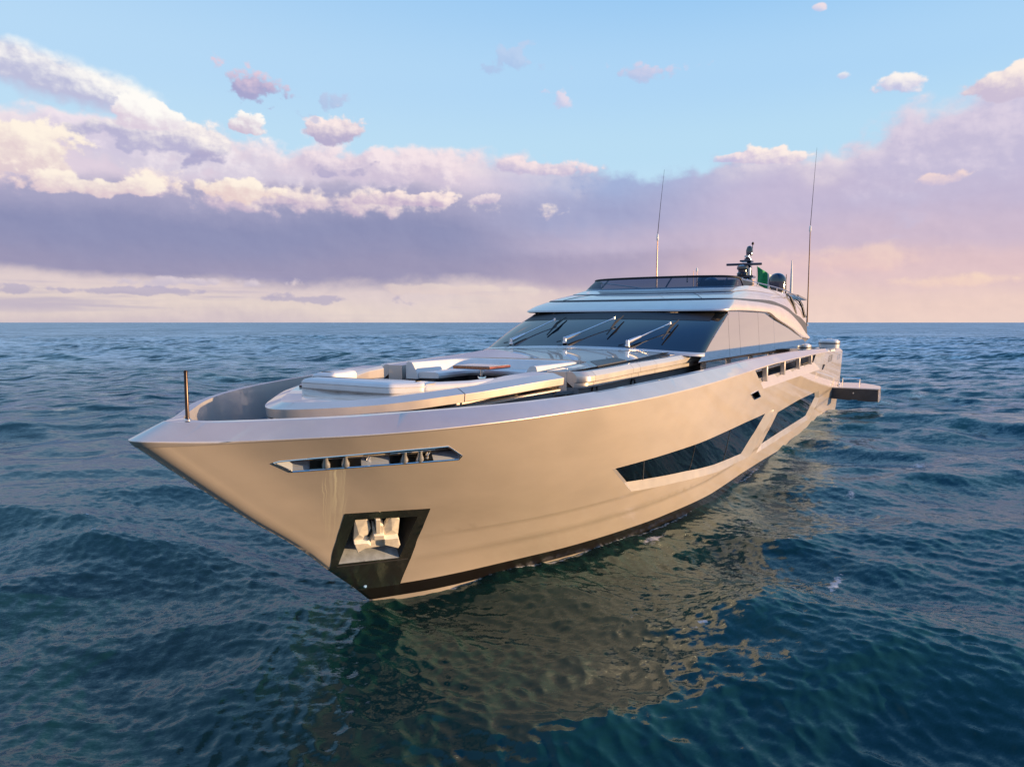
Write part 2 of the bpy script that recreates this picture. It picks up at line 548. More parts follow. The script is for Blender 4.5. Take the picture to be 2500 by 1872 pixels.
def pch(xs, ys):
    """monotone cubic through points"""
    xs = np.array(xs, float); ys = np.array(ys, float)
    h = np.diff(xs); d = np.diff(ys) / h
    m = np.zeros(len(xs)); m[0] = d[0]; m[-1] = d[-1]
    for i in range(1, len(xs) - 1):
        if d[i - 1] * d[i] > 0:
            w1 = 2 * h[i] + h[i - 1]; w2 = h[i] + 2 * h[i - 1]
            m[i] = (w1 + w2) / (w1 / d[i - 1] + w2 / d[i])

    def f(x):
        x = np.clip(np.asarray(x, float), xs[0], xs[-1])
        i = np.clip(np.searchsorted(xs, x) - 1, 0, len(xs) - 2)
        t = (x - xs[i]) / h[i]
        return (1 + 2 * t) * (1 - t) ** 2 * ys[i] + t * (1 - t) ** 2 * h[i] * m[i] + t * t * (3 - 2 * t) * ys[i + 1] + t * t * (t - 1) * h[i] * m[i + 1]
    return f


def plan(W, a0, D, n, aend, nf=40, ns=40):
    """plan outline: starboard stern end -> rounded front -> port stern end, as (p, a)"""
    out = []
    for i in range(ns):
        t = (1 - i / ns)
        out.append((-W, a0 + D + (aend - a0 - D) * t ** 1.15))
    for i in range(nf + 1):
        ph = math.pi * (1 - i / nf)
        c, s = math.cos(ph), math.sin(ph)
        out.append((W * math.copysign(abs(c) ** (2 / n), c), a0 + D * (1 - abs(s) ** (2 / n))))
    for i in range(1, ns + 1):
        t = i / ns
        out.append((W, a0 + D + (aend - a0 - D) * t ** 1.15))
    return out


def inset(poly, d, closed=False):
    """offset an open plan polyline to its left (inboard) by d"""
    P = [Vector((q[0], q[1])) for q in poly]
    out = []
    for i, p in enumerate(P):
        a, b = P[max(i - 1, 0)], P[min(i + 1, len(P) - 1)]
        if closed: a, b = P[i - 1], P[(i + 1) % len(P)]
        t = (b - a).normalized()
        nrm = Vector((-t.y, t.x))
        out.append((p.x + nrm.x * d, p.y + nrm.y * d))
    return out


def thing(name, label, cat, loc=(0, 0, 0), rotz=0., group=None):
    o = bpy.data.objects.new(name, None)
    o.empty_display_size = .5
    COL.objects.link(o)
    o.location = loc
    o.rotation_euler = (0, 0, rotz)
    o['label'] = label
    o['category'] = cat
    if group: o['group'] = group
    return o


def tag(o, label, cat, group=None):
    o['label'] = label
    o['category'] = cat
    if group: o['group'] = group
    return o

# ------------------------------------------------------------------ sea
def ocean_tile(L, n, lmin, lmax, rms, wind, spread, seed, lean=2.0):
    rng = np.random.default_rng(seed)
    k1 = 2 * np.pi * np.fft.fftfreq(n, L / n)
    kx, ky = np.meshgrid(k1, k1, indexing='ij')
    k = np.hypot(kx, ky)
    k[0, 0] = 1e-9
    lam = 2 * np.pi / k
    c = (kx * math.cos(wind) + ky * math.sin(wind)) / k
    D = np.abs(c) ** spread * np.where(c < 0, .25, 1) + .05
    S = k ** -(1.5 + lean) * D
    w = lambda x: 1 / (1 + np.exp(-x))
    S *= w((np.log(lam) - math.log(lmin)) * 9) * w((math.log(lmax) - np.log(lam)) * 9)
    S[0, 0] = 0
    h = (rng.normal(size=k.shape) + 1j * rng.normal(size=k.shape)) * np.sqrt(S)
    H = np.fft.ifft2(h)
    sc = rms / H.real.std()
    hx = np.fft.ifft2(-1j * kx / k * h).real * sc
    hy = np.fft.ifft2(-1j * ky / k * h).real * sc
    return L, n, H.real * sc, hx, hy


def sample(tile, X, Y, rot, ox=0., oy=0.):
    L, n, h, hx, hy = tile
    c, s = math.cos(rot), math.sin(rot)
    u = ((X * c + Y * s + ox) / L * n) % n
    v = ((-X * s + Y * c + oy) / L * n) % n
    i = np.floor(u).astype(int) % n; j = np.floor(v).astype(int) % n
    fu = u - np.floor(u); fv = v - np.floor(v)
    i2 = (i + 1) % n; j2 = (j + 1) % n
    b = lambda g: (g[i, j] * (1 - fu) + g[i2, j] * fu) * (1 - fv) + (g[i, j2] * (1 - fu) + g[i2, j2] * fu) * fv
    a, dx, dy = b(h), b(hx), b(hy)
    return a, dx * c - dy * s, dx * s + dy * c


def water_material():
    m = bpy.data.materials.new('sea_water')
    m.use_nodes = True
    N = NT(m.node_tree)
    b = m.node_tree.nodes['Principled BSDF']
    geo = N.n('ShaderNodeNewGeometry')
    pos = E(N, geo.outputs['Position'])
    x, y, z = N.sep(pos)
    # wind ripples too small for the mesh: slope noise at several scales, stretched along the crests
    wx, wy = x * .94 + y * .34, y * .94 - x * .34
    big = N.noise(N.xyz(x * .02, y * .035, 1.), 1, 3, .5)
    calm = N.smooth(big, .36, .62, .55, 1.3)
    n1 = N.noise(N.xyz(wx * .42, wy * .95, 0.), 1, 3, .55, col=True)
    n2 = N.noise(N.xyz(wx * 2.1, wy * 4.6, 3.), 1, 4, .6, .4, col=True)
    n3 = N.noise(N.xyz(wx * 9., wy * 17., 7.), 1, 3, .6, .3, col=True)
    ax, ay, _ = N.sep(n1)
    bx, by, _ = N.sep(n2)
    n4 = N.noise(N.xyz(wx * 26., wy * 44., 9.), 1, 2, .6, .3, col=True)
    cx, cy, _ = N.sep(n3)
    gx, gy, _ = N.sep(n4)
    dist = N.m('SQRT', x * x + y * y)
    far = N.smooth(dist, 14., 70., .2, 1.)
    n0 = N.noise(N.xyz(wx * .10, wy * .22, 2.), 1, 3, .5, col=True)
    ox, oy, _ = N.sep(n0)
    vfar = N.smooth(dist, 90., 300., 0., 1.)
    near = N.smooth(dist, 60., 400., 1., .8)
    sx = ((ox - .5) * .45 * vfar + (ax - .5) * .70 * far + (bx - .5) * .24 + (cx - .5) * .26 + (gx - .5) * .24) * calm
    sy = ((oy - .5) * 1.2 * vfar + (ay - .5) * 1.5 * far + (by - .5) * .40 + (cy - .5) * .36 + (gy - .5) * .32) * calm
    nx, ny, nz = N.sep(E(N, geo.outputs['Normal']))
    v = N.n('ShaderNodeVectorMath', operation='NORMALIZE')
    N.put(v.inputs[0], N.xyz(nx - sx, ny - sy, nz))
    nrm = E(N, v.outputs[0])
    body = N.mix(N.smooth(z, -.35, .5), (.004, .032, .030, 1), (.010, .058, .050, 1))
    at = N.n('ShaderNodeAttribute', attribute_name='foam')
    fm = N.noise(N.xyz(x * 5.5, y * 5.5, 0.), 1, 8, .72)
    fo = N.smooth(E(N, at.outputs['Fac']) + (fm - .5) * 2.0, .86, 1.10)
    # clear sea: a dark blue-green body under a Fresnel mirror; waves too far off to be meshed are carried by the roughness
    d = N.n('ShaderNodeBsdfDiffuse')
    N.put(d.inputs['Color'], body)
    g = N.n('ShaderNodeBsdfGlossy')
    N.put(g.inputs['Color'], (.64, .81, .93, 1))
    N.put(g.inputs['Roughness'], N.smooth(dist, 15., 160., .11, .36))
    N.put(g.inputs['Normal'], nrm)
    fr = N.n('ShaderNodeFresnel')
    fr.inputs['IOR'].default_value = 1.40
    N.put(fr.inputs['Normal'], nrm)
    mx = N.n('ShaderNodeMixShader')
    L = m.node_tree.links.new
    L(fr.outputs[0], mx.inputs[0])
    L(d.outputs[0], mx.inputs[1])
    L(g.outputs[0], mx.inputs[2])
    w = N.n('ShaderNodeBsdfDiffuse')
    w.inputs['Color'].default_value = (.62, .62, .62, 1)
    mf = N.n('ShaderNodeMixShader')
    N.put(mf.inputs[0], fo)
    L(mx.outputs[0], mf.inputs[1])
    L(w.outputs[0], mf.inputs[2])
    L(mf.outputs[0], m.node_tree.nodes['Material Output'].inputs[0])
    m.node_tree.nodes.remove(b)
    return m


def build_sea():
    # radial mesh, fine near the viewpoint side of the yacht, coarse toward the horizon
    r = [1.5]
    while r[-1] < 26000:
        q = r[-1]
        r.append(q + max(.03, q * (.0042 if q < 60 else .006 if q < 300 else .012 if q < 2000 else .05)))
    r = np.array(r)
    th = np.concatenate([np.arange(-52, 52, .115), np.arange(52, 308, 1.0)])
    th = np.radians(th)
    RR, TH = np.meshgrid(r, th, indexing='ij')
    X = RR * np.sin(TH); Y = RR * np.cos(TH)
    dr = np.gradient(r)[:, None] + 0 * TH
    dth = np.concatenate([np.full((np.abs(np.degrees(th)) < 52).sum(), R(.115)), np.full((np.abs(np.degrees(th)) >= 52).sum(), R(1.))])
    dth = np.where((np.degrees(th) >= -52.01) & (np.degrees(th) < 52), R(.115), R(1.))
    cell = np.maximum(dr, RR * dth[None, :])
    wind = R(64)
    casc = [(ocean_tile(140, 512, 5, 30, .195, wind, 3, 3, 1.6), (128.8, 22.4), 2.2),
            (ocean_tile(31, 512, 1.6, 7, .060, wind + .35, 2.5, 8), (33.3, 9.9), .55),
            (ocean_tile(9.3, 512, .20, 1.3, .0115, wind - .3, 1.5, 5, 1.0), (62.9, 18.7), .12)]
    Z = np.zeros_like(X); DX = np.zeros_like(X); DY = np.zeros_like(X)
    for (tile, rot, lim) in casc:
        w = np.clip(1.6 - cell / lim, 0, 1)
        h, dx, dy = sample(tile, X, Y, 0., *rot)
        Z += w * h; DX += w * dx; DY += w * dy
    Xd = X - .95 * DX; Yd = Y - .95 * DY
    nr, nt = X.shape
    # white water where crests pinch, and along the waterline
    J = 1 - .95 * (np.gradient(DX, axis=1) / np.maximum(RR * dth[None, :], .01) * np.cos(TH) + np.gradient(DY, axis=0) / dr * np.cos(TH))
    jq = np.quantile(J[(RR > 9) & (RR < 60)], [.0012, .012])
    foam = np.clip((jq[1] - J) / (jq[1] - jq[0]), 0, 1.15) * .9 * np.clip((RR - 11.) / 6., .0, 1)
    foam = np.where(RR < 120, foam, 0)
    # white water where small waves slap the yacht's side
    c, s_ = math.cos(R(30.5)), math.sin(R(30.5))
    bx_, by_ = X + 2.762, Y - 13.262
    bp_, ba_ = bx_ * c - by_ * s_, bx_ * s_ + by_ * c
    wl = np.interp(ba_, [0, 1.18, 2.82, 4.42, 6.1, 7.85, 11.3, 17.4, 25, 39.9, 40.5], [0, .84, 1.57, 2.24, 2.77, 3.2, 3.68, 3.8, 3.9, 4.02, 0])
    near = np.exp(-np.maximum(np.abs(np.abs(bp_) - wl) - .03, 0) / .12) * (ba_ > -.1) * (ba_ < 40.4)
    foam = np.maximum(foam, near * 1.02)
    for (fa, fp, ra, rp, k) in ((6.6, 3.40, .9, .34, 1.15), (12., 3.95, 1.2, .3, .8), (22., 4.4, 2.4, .4, .85), (31., 5.0, 2.6, .5, .95), (1.5, 4.6, .5, .22, .8), (4.9, 6.75, .55, .3, 1.2), (5.8, 7.5, .8, .22, 1.15), (1.4, 5.8, .4, .2, .95), (21., 8.9, 1., .4, 1.05), (14., 7.2, .8, .3, 1.0), (9., 5.2, .7, .2, .95), (36., 6.2, 2., .8, .8)):
        foam = np.maximum(foam, k * np.exp(-((ba_ - fa) / ra) ** 2 - ((bp_ - fp) / rp) ** 2))
    V = np.stack([Xd, Yd, Z], -1).reshape(-1, 3)
    idx = np.arange(nr * nt).reshape(nr, nt)
    nx = np.roll(idx, -1, axis=1)
    q = np.stack([idx[:-1], idx[1:], nx[1:], nx[:-1]], -1).reshape(-1, 4)[:, ::-1]
    me = bpy.data.meshes.new('sea')
    c0 = len(V)
    V = np.vstack([V, [[0, 0, 0]]])
    tri = [(c0, int(idx[0, (k + 1) % nt]), int(idx[0, k])) for k in range(nt)]
    me.vertices.add(len(V))
    me.vertices.foreach_set('co', V.astype(np.float32).ravel())
    loops = np.concatenate([q.ravel(), np.array(tri).ravel()]).astype(np.int32)
    me.loops.add(len(loops))
    me.loops.foreach_set('vertex_index', loops)
    nq, ntri = len(q), len(tri)
    me.polygons.add(nq + ntri)
    st = np.concatenate([np.arange(nq) * 4, nq * 4 + np.arange(ntri) * 3]).astype(np.int32)
    me.polygons.foreach_set('loop_start', st)
    me.update(calc_edges=True)
    me.validate()
    me.shade_smooth()
    at = me.attributes.new('foam', 'FLOAT', 'POINT')
    at.data.foreach_set('value', np.append(foam.ravel(), 0).astype(np.float32))
    me.materials.append(water_material())
    o = bpy.data.objects.new('sea', me)
    COL.objects.link(o)
    o['kind'] = 'structure'
    return o


build_sea()

# ------------------------------------------------------------------ the yacht (boat frame: x to port, y aft, z up)
TH = R(30.5)
ORG = Vector((-2.762, 13.262, 0))
yacht = thing('motor_yacht', 'long champagne coloured motor yacht with raked windscreen floating on the sea', 'yacht', ORG, -TH)


def onboard(name, label, cat, base, group=None):
    """a separate thing standing on the yacht; its Empty sits at base (boat frame)"""
    w = Matrix.Rotation(-TH, 3, 'Z') @ Vector(base) + ORG
    t = thing(name, label, cat, w, -TH, group)
    t['_b'] = base
    return t


def rel(mb, t):
    b = t['_b']
    mb.V = [(v[0] - b[0], v[1] - b[1], v[2] - b[2]) for v in mb.V]
    return mb


AE = 39.9
STEM = pch([-.9, 0, .38, .9, 1.32, 1.67, 2.2, 2.55, 3.2, 3.66, 4.2], [.95, 0, -.42, -1.05, -1.52, -1.96, -2.69, -3.13, -3.94, -4.5, -5.16])
KN = pch([0, .02, .08, .3, .9, 1.46, 2.07, 2.9, 3.95, 4.9, 6.46, 8.4, 11.6, 16, 24.6, 32.6, 44.5],
         [0, .10, .20, .38, .86, 1.42, 2.06, 2.74, 3.34, 3.72, 4.17, 4.44, 4.62, 4.69, 4.63, 4.50, 4.27])
WL = pch([0, .02, .08, .3, 1.18, 2.82, 4.42, 6.1, 7.85, 11.3, 17.4, 25, 39.9, 45], [0, .05, .1, .26, .84, 1.57, 2.24, 2.77, 3.2, 3.68, 3.8, 3.9, 4.02, 4.02])
KZ = pch([-4.6, -3.7, -2.5, -.7, 1.76, 3.7, 6.9, 11.5, 13.5, 19.9, 27.9, 39.7, 40], [3.66, 3.64, 3.67, 3.74, 3.81, 3.825, 3.86, 3.94, 3.965, 3.93, 3.81, 3.50, 3.49])
TW = pch([0, .02, .1, .2, .55, 1.1, 1.7, 2.6, 3.5, 4.8, 6, 8.4, 9.4, 12.4, 13.8, 17, 23, 38, 44], [0, .07, .15, .25, .6, 1.17, 1.8, 2.43, 2.98, 3.52, 3.84, 4.18, 4.27, 4.4, 4.42, 4.44, 4.41, 4.17, 4.05])
TZ = pch([-4.05, -3.9, -3.5, -2.9, -1.5, .8, 4.4, 8.3, 13, 19, 33.8, 40], [3.93, 3.915, 3.90, 3.905, 3.94, 3.98, 4.07, 4.13, 4.17, 4.14, 3.84, 3.70])
IW = pch([0, .015, .05, .14, .35, .7, 1.6, 2.6, 4, 6, 8, 12, 18, 24, 44], [0, .12, .24, .38, .62, .99, 1.85, 2.55, 3.24, 3.80, 4.03, 4.25, 4.28, 4.25, 3.90])


def half(a, z):
    d = np.maximum(a - STEM(z), 0)
    h = np.clip(z / 3.7, -.3, 1.1)
    h = np.sign(h) * np.abs(h) ** .95
    b = WL(d) + (KN(d) - WL(d)) * h
    st = lambda z0: .014 * (1 - np.clip((z - z0) / .03, 0, 1))
    return np.maximum(b - np.minimum(d * .3, 1) * (st(1.42) + st(.88)), 0)


def surf(a, z, off=0., sgn=1):
    """point on the hull side; off > 0 is outboard"""
    e = .01
    b = float(half(a, z))
    if off == 0: return Vector((sgn * b, a, z))
    da = (float(half(a + e, z)) - b) / e
    dz = (float(half(a, z + .06)) - float(half(a, z - .06))) / .12
    n = Vector((1, -da, -dz)).normalized()
    p = Vector((b, a, z)) + n * off
    return Vector((sgn * p.x, p.y, p.z))


KX, KY = 170., 26.


def az2dom(a, z):
    g = z / float(KZ(a)) if z > 0 else z / 3.7
    st = float(STEM(z))
    s = max(0., (a - st) / (AE - st))
    return Vector((s ** (1 / 1.5) * KX, g * KY))


def dom2az(X, Y):
    g = Y / KY
    s = max(0., X / KX) ** 1.5
    a = 0.
    z = g * 3.7
    for _ in range(25):
        st = float(STEM(z))
        a = st + s * (AE - st)
        z = g * (float(KZ(a)) if g > 0 else 3.7)
    return a, z


def inside(pt, poly):
    x, y = pt
    c = False
    for i in range(len(poly)):
        x1, y1 = poly[i - 1]; x2, y2 = poly[i]
        if (y1 > y) != (y2 > y) and x < (x2 - x1) * (y - y1) / (y2 - y1) + x1: c = not c
    return c


def subdiv(poly, n):
    out = []
    for i in range(len(poly)):
        a, b = poly[i], poly[(i + 1) % len(poly)]
        for k in range(n): out.append(tuple(a[j] + (b[j] - a[j]) * k / n for j in range(2)))
    return out


def hull_side(name, holes, sgn, parent, m):
    pts, edges = [], []
    doms = []
    for h in holes:
        d = [az2dom(*q) for q in subdiv(h, 8)]
        doms.append([(v.x, v.y) for v in d])
        k = len(pts)
        pts += d
        edges += [(k + i, k + (i + 1) % len(d)) for i in range(len(d))]
    for zz in (.88, .91, 1.42, 1.45):
        k = len(pts)
        line = [az2dom(float(STEM(zz)) + (AE - float(STEM(zz))) * (i / 90) ** 1.5, zz) for i in range(91)]
        for v in line: v.x = min(v.x, KX)
        pts += line
        edges += [(k + i, k + i + 1) for i in range(90)]
    gl = list(np.linspace(-.22, 1, 33))
    for i in range(int(KX) + 1):
        for g in gl: pts.append(Vector((float(i), g * KY)))
    V, _, Fc, *_ = delaunay_2d_cdt(pts, edges, [], 0, 1e-4)
    keep = []
    for f in Fc:
        c = (sum(V[i].x for i in f) / len(f), sum(V[i].y for i in f) / len(f))
        if not any(inside(c, d) for d in doms): keep.append(tuple(f))
    P = []
    Nn = []
    for v in V:
        a, z = dom2az(v.x, v.y)
        b = float(half(a, z))
        P.append((sgn * b, a, z))
        e = .02
        st = float(STEM(z))
        if a - st < .012: nn = Vector((.55, -.62, -.55))
        else:
            da = (float(half(a + e, z)) - float(half(max(a - e, st), z))) / (a + e - max(a - e, st))
            dz = (float(half(a, z + .02)) - float(half(a, z - .02))) / .04
            nn = Vector((1, -da, -dz))
        nn.normalize()
        Nn.append((sgn * nn.x, nn.y, nn.z))
    F2 = []
    for f in keep:
        a, b, c = (Vector(P[i]) for i in f[:3])
        n = (b - a).cross(c - a)
        F2.append(f if n.dot(Vector(Nn[f[0]])) >= 0 else f[::-1])
    return obj(name, P, F2, m, parent, normals=Nn)


def patch(outline, holes, off, step=.3):
    """filled patch of hull-shaped surface inside outline [(a, z)]"""
    pts, edges, hs = [], [], []
    for h in [outline] + holes:
        d = [Vector(q) for q in h]
        k = len(pts)
        pts += d
        edges += [(k + i, k + (i + 1) % len(d)) for i in range(len(d))]
    a0 = min(q[0] for q in outline); a1 = max(q[0] for q in outline)
    z0 = min(q[1] for q in outline); z1 = max(q[1] for q in outline)
    sa = max(step, (a1 - a0) / 40)
    x = a0
    while x < a1:
        y = z0
        while y < z1:
            if inside((x, y), outline): pts.append(Vector((x, y)))
            y += min(step, (z1 - z0) / 3)
        x += sa
    V, _, Fc, *_ = delaunay_2d_cdt(pts, edges, [], 0, 1e-5)
    F = []
    for f in Fc:
        c = (sum(V[i].x for i in f) / len(f), sum(V[i].y for i in f) / len(f))
        if inside(c, outline) and not any(inside(c, h) for h in holes): F.append(tuple(f))
    return MB().add([surf(v.x, v.y, off) for v in V], F)


def ring_strip(A, offA, Bq, offB):
    a = [surf(q[0], q[1], offA) for q in A]
    b = [surf(q[0], q[1], offB) for q in Bq]
    return MB().loft([a, b], True)


KZm = lambda a, d: float(KZ(a)) - d
W1I = [(3.447, 2.31), (4.574, 1.729), (5.732, 1.624), (8.338, 1.374), (10.292, 1.202), (13.572, 0.994), (15.81, 2.113), (16.395, 2.167), (12.129, 2.233), (9.096, 2.257), (7.337, 2.268), (5.84, 2.288), (4.625, 2.305)]
W1O = [(3.295, 2.326), (4.816, 1.532), (5.995, 1.405), (8.549, 1.174), (10.526, 0.987), (14.7, 0.748), (16.808, 1.925), (16.613, 2.174), (12.092, 2.264), (9.068, 2.284), (7.311, 2.293), (5.815, 2.312), (4.602, 2.327)]
W2I = [(17.916, 1.923), (15.853, 0.827), (20.464, 0.797), (27.275, 0.698), (29.162, 1.467), (28.459, 1.846), (22.579, 1.929)]
W2O = [(17.696, 1.963), (15.781, 0.688), (20.787, 0.578), (28.268, 0.478), (30.266, 1.321), (29.28, 1.819), (22.516, 1.971)]
MOOR = [(-3.001, 3.264), (-2.989, 3.269), (-2.978, 3.275), (-2.967, 3.281), (-2.956, 3.287), (-2.551, 3.319), (-2.146, 3.353), (-1.683, 3.377), (-1.143, 3.389), (-1.055, 3.339), (-0.966, 3.288), (-0.875, 3.236), (-0.782, 3.183), (-0.781, 3.166), (-0.78, 3.149), (-0.779, 3.133), (-0.777, 3.116), (-1.355, 3.126), (-1.85, 3.122), (-2.279, 3.104), (-2.704, 3.089), (-2.78, 3.134), (-2.854, 3.178), (-2.928, 3.221)]
PLATE = [(-1.564, 2.171), (-1.288, 2.158), (-1.003, 2.144), (-0.711, 2.129), (-0.391, 2.108), (-0.146, 1.661), (0.046, 1.21), (0.183, 0.762), (0.328, 0.291), (0.159, 0.294), (-0.008, 0.296), (-0.172, 0.298), (-0.303, 0.284), (-0.488, 0.441), (-0.683, 0.601), (-0.877, 0.758), (-1.057, 0.908), (-1.196, 1.245), (-1.3, 1.556), (-1.423, 1.865)]
POCK = [(-1.33, 2.019), (-1.118, 2.004), (-0.9, 1.987), (-0.678, 1.97), (-0.449, 1.952), (-0.324, 1.709), (-0.223, 1.468), (-0.142, 1.228), (-0.085, 0.993), (-0.322, 1.005), (-0.553, 1.015), (-0.78, 1.025), (-1.002, 1.035), (-1.059, 1.279), (-1.134, 1.526), (-1.221, 1.772)]
FAIR = [(11.65, 3.18), (12.577, 3.214), (13.348, 2.951), (12.454, 2.943)]
OPO = [(11.35, KZm(11.35, .03)), (13.461, 3.192), (18.889, 3.133), (28.813, 2.967), (29.2, KZm(29.2, .03)), (24., KZm(24., .03)), (19., KZm(19., .03)), (14.3, KZm(14.3, .03))]
OPI = [(11.6, KZm(11.6, .06)), (12.631, 3.491), (17.438, 3.446), (26.665, 3.366), (27.3, KZm(27.3, .06)), (23.4, KZm(23.4, .06)), (19., KZm(19., .06)), (14.3, KZm(14.3, .06))]
VENT = [(29.076, 3.162), (30.231, 3.124), (29.648, 2.878), (28.915, 2.899)]

hull_side('hull', [W1O, W2O, MOOR, PLATE, FAIR, OPO, VENT], 1, yacht, M['hull'])
hull_side('hull', [], -1, yacht, M['hull'])

# bulwark with its broad bevel, inner face and cap
NT_ = 170
tt = [(i / NT_) ** 1.5 for i in range(NT_ + 1)]


DZ = lambda a: 3.0 + .28 * min(1, max(0, (3.5 - a) / 3.))


def bulwark(sgn):
    rows = [[], [], [], [], [], []]
    for s in tt:
        a, z = dom2az(KX * s ** (1 / 1.5), KY)
        rows[1].append((sgn * float(half(a, z)), a, z))
        rows[0].append(surf(a, z - .02, .004, sgn))
        f = math.exp(-((a + 4.5) / .55) ** 1.4) if a > -4.5 else 1.
        rows[5].append((sgn * (float(half(a, z)) - .012 * (1 - f)), a - .055 * f, z + .012 + .06 * f))
        a = -4.05 + s * (AE + 4.05)
        rows[2].append((sgn * float(TW(a + 4.05)), a, float(TZ(a))))
        a = -3.64 + s * (AE + 3.64)
        zi = float(TZ(a)) + .004
        rows[3].append((sgn * float(IW(a + 3.64)), a, zi))
        ab = a + .10 * (1 - s)
        zd = DZ(ab)
        w4 = min(max(0, float(IW(a + 3.64)) - (.05 + .12 * s) * min(1, (a + 3.64) * 2)), max(0., float(half(ab, zd)) - .09))
        rows[4].append((sgn * w4, ab, zd - .02))
    return rows


bp, bs = bulwark(1), bulwark(-1)
mb = MB()
mb.loft([list(reversed(bs[k])) + bp[k][1:] for k in (0, 1, 5, 2, 3)])
mb.build('bulwark', M['paint'], yacht, angle=22, bevel=.022, seg=3)
top_, bot_ = list(reversed(bs[3])) + bp[3][1:], list(reversed(bs[4])) + bp[4][1:]
mid_ = []
for u, v in zip(top_, bot_):
    f = (u[2] - 3.42) / max(.05, u[2] - v[2])
    mid_.append(tuple(u[i] + (v[i] - u[i]) * f for i in range(3)))
mb = MB().loft([mid_, bot_])
n_ = len(top_)
mb.add(top_ + mid_, [(k, k + 1, n_ + k + 1, n_ + k) for k in range(n_ - 1) if not (top_[k][0] > 0 and 11.8 < top_[k][1] < 28.0)])
mb.build('inner_bulwark', M['pale'], yacht, angle=50)

# transom
sec = [(float(half(AE, z)), AE, z) for z in np.linspace(-.8, float(KZ(AE)), 24)] + [bp[2][-1]]
poly = sec + [(-q[0], q[1], q[2]) for q in reversed(sec)]
MB().add(poly, [tuple(range(len(poly)))]).build('transom', M['paint'], yacht, smooth=False)
# deck
rows = []
for s in tt[::3] + [1.]:
    a = -3.5 + s * (AE + 3.4)
    zd = DZ(a)
    w = max(0, min(float(IW(a + 3.64)) + .03, float(half(a, zd)) - .06))
    rows.append([(-w, a, zd), (-w * .5, a, zd), (0, a, zd), (w * .5, a, zd), (w, a, zd)])
MB().loft(rows).build('deck', M['deck'], yacht)


# ---- openings in the hull side
def pane_lines(sub, pts):
    return None


f1 = ring_strip(subdiv(W1O, 8), .002, subdiv(W1I, 8), -.11).build('hull_window', M['pale'], yacht, angle=28)
patch(subdiv(W1I, 6), [], -.108).build('pane', M['glass'], f1, angle=60)
for (u0, u1) in (((4.7, 2.26), (5.3, 1.66)), ((7.6, 2.25), (8.05, 1.41)), ((10.8, 2.24), (11.3, 1.14))):
    MB().tube([surf(u0[0] + (u1[0] - u0[0]) * k / 6, u0[1] + (u1[1] - u0[1]) * k / 6, -.104) for k in range(7)], .009, 6).build('joint', M['grey'], f1)
f2 = ring_strip(subdiv(W2O, 8), .002, subdiv(W2I, 8), -.11).build('hull_window', M['pale'], yacht, angle=28)
patch(subdiv(W2I, 6), [], -.108).build('pane', M['glass'], f2, angle=60)

# opening in the after bulwark with its pale sill and posts
op = ring_strip(subdiv(OPO, 8), .002, subdiv(OPI, 8), -.2).build('bulwark_opening', M['pale'], yacht, angle=28)
for a in (13.8, 17.15, 20.8, 24.6):
    top, bot = surf(a, KZm(a, .05), -.14), surf(a, 3.42, -.10)
    MB().box((top + bot) / 2 + Vector((-.01, 0, 0)), (.16, .17, (top - bot).length + .06)).build('post', M['paint'], yacht, bevel=.02)
# rail along the inner side of the opening
MB().tube([(float(IW(a + 3.64)) - .28, a, 3.62) for a in np.linspace(11, 28.5, 14)], .035, 8).build('inner_rail', M['brushed'], yacht)

# mooring pocket
mp = ring_strip(subdiv(MOOR, 6), .0, subdiv(MOOR, 6), -.24).build('mooring_pocket', M['pocket'], yacht, angle=28)
patch(subdiv(MOOR, 4), [], -.24, .2).build('back_panel', M['pocket'], mp, angle=60)
MB().tube([surf(q[0], q[1], .004) for q in subdiv(MOOR, 6)], .013, 8, closed=True).build('rim', M['chrome'], mp)


def lerp_p(a, z, off): return surf(a, z, off)


for a0, a1 in ((-2.371, -2.171), (-1.511, -1.317)):
    for a in (a0, a1):
        zb = 3.118 + (a + 2.37) * .012
        base, top = surf(a, zb, -.045), surf(a - .15, zb + .21, -.075)
        MB().lathe(base, [(.060, 0), (.062, .035), (.048, .075), (.036, .13), (.034, (top - base).length)], 20, (top - base).normalized()).build('roller', M['satin'], mp)
for c, s in ((-2.27, 1), (-1.41, 1)):
    zz = 3.105 + (c + 2.27) * .012
    w = .27
    pl = [(c - w, zz - .012), (c + w, zz - .012), (c + w, zz + .02), (c - w, zz + .02)]
    P = [surf(c - w, zz + .005, .008), surf(c + w, zz + .01, .008), surf(c + w, zz + .012, -.20), surf(c - w, zz + .008, -.20)]
    MB().add(P + [q + Vector((0, 0, .014)) for q in P], [(0, 1, 2, 3), (7, 6, 5, 4), (0, 4, 5, 1), (1, 5, 6, 2), (2, 6, 7, 3), (3, 7, 4, 0)]).build('roller_plate', M['chrome'], mp, smooth=False)
    P = [surf(c - w - .15, zz + .210, .006), surf(c + w - .15, zz + .232, .006), surf(c + w - .15, zz + .232, -.10), surf(c - w - .15, zz + .210, -.10)]
    MB().add(P + [q + Vector((0, 0, .012)) for q in P], [(0, 1, 2, 3), (7, 6, 5, 4), (0, 4, 5, 1), (1, 5, 6, 2), (2, 6, 7, 3), (3, 7, 4, 0)]).build('roller_plate', M['chrome'], mp, smooth=False)
for a in (-1.93, -1.22):
    # bent cleat horns
    MB().tube([surf(a - .13, 3.33 + (a + 1.9) * .08, -.13), surf(a - .03, 3.24 + (a + 1.9) * .06, -.15), surf(a, 3.12 + (a + 1.9) * .03, -.12)], [.03, .034, .03], 10).build('cleat_horn', M['satin'], mp)
    MB().tube([surf(a - .04, 3.22 + (a + 1.9) * .05, -.16), surf(a - .38, 3.20 + (a + 1.9) * .05, -.17)], .022, 10).build('cleat_bar', M['satin'], mp)

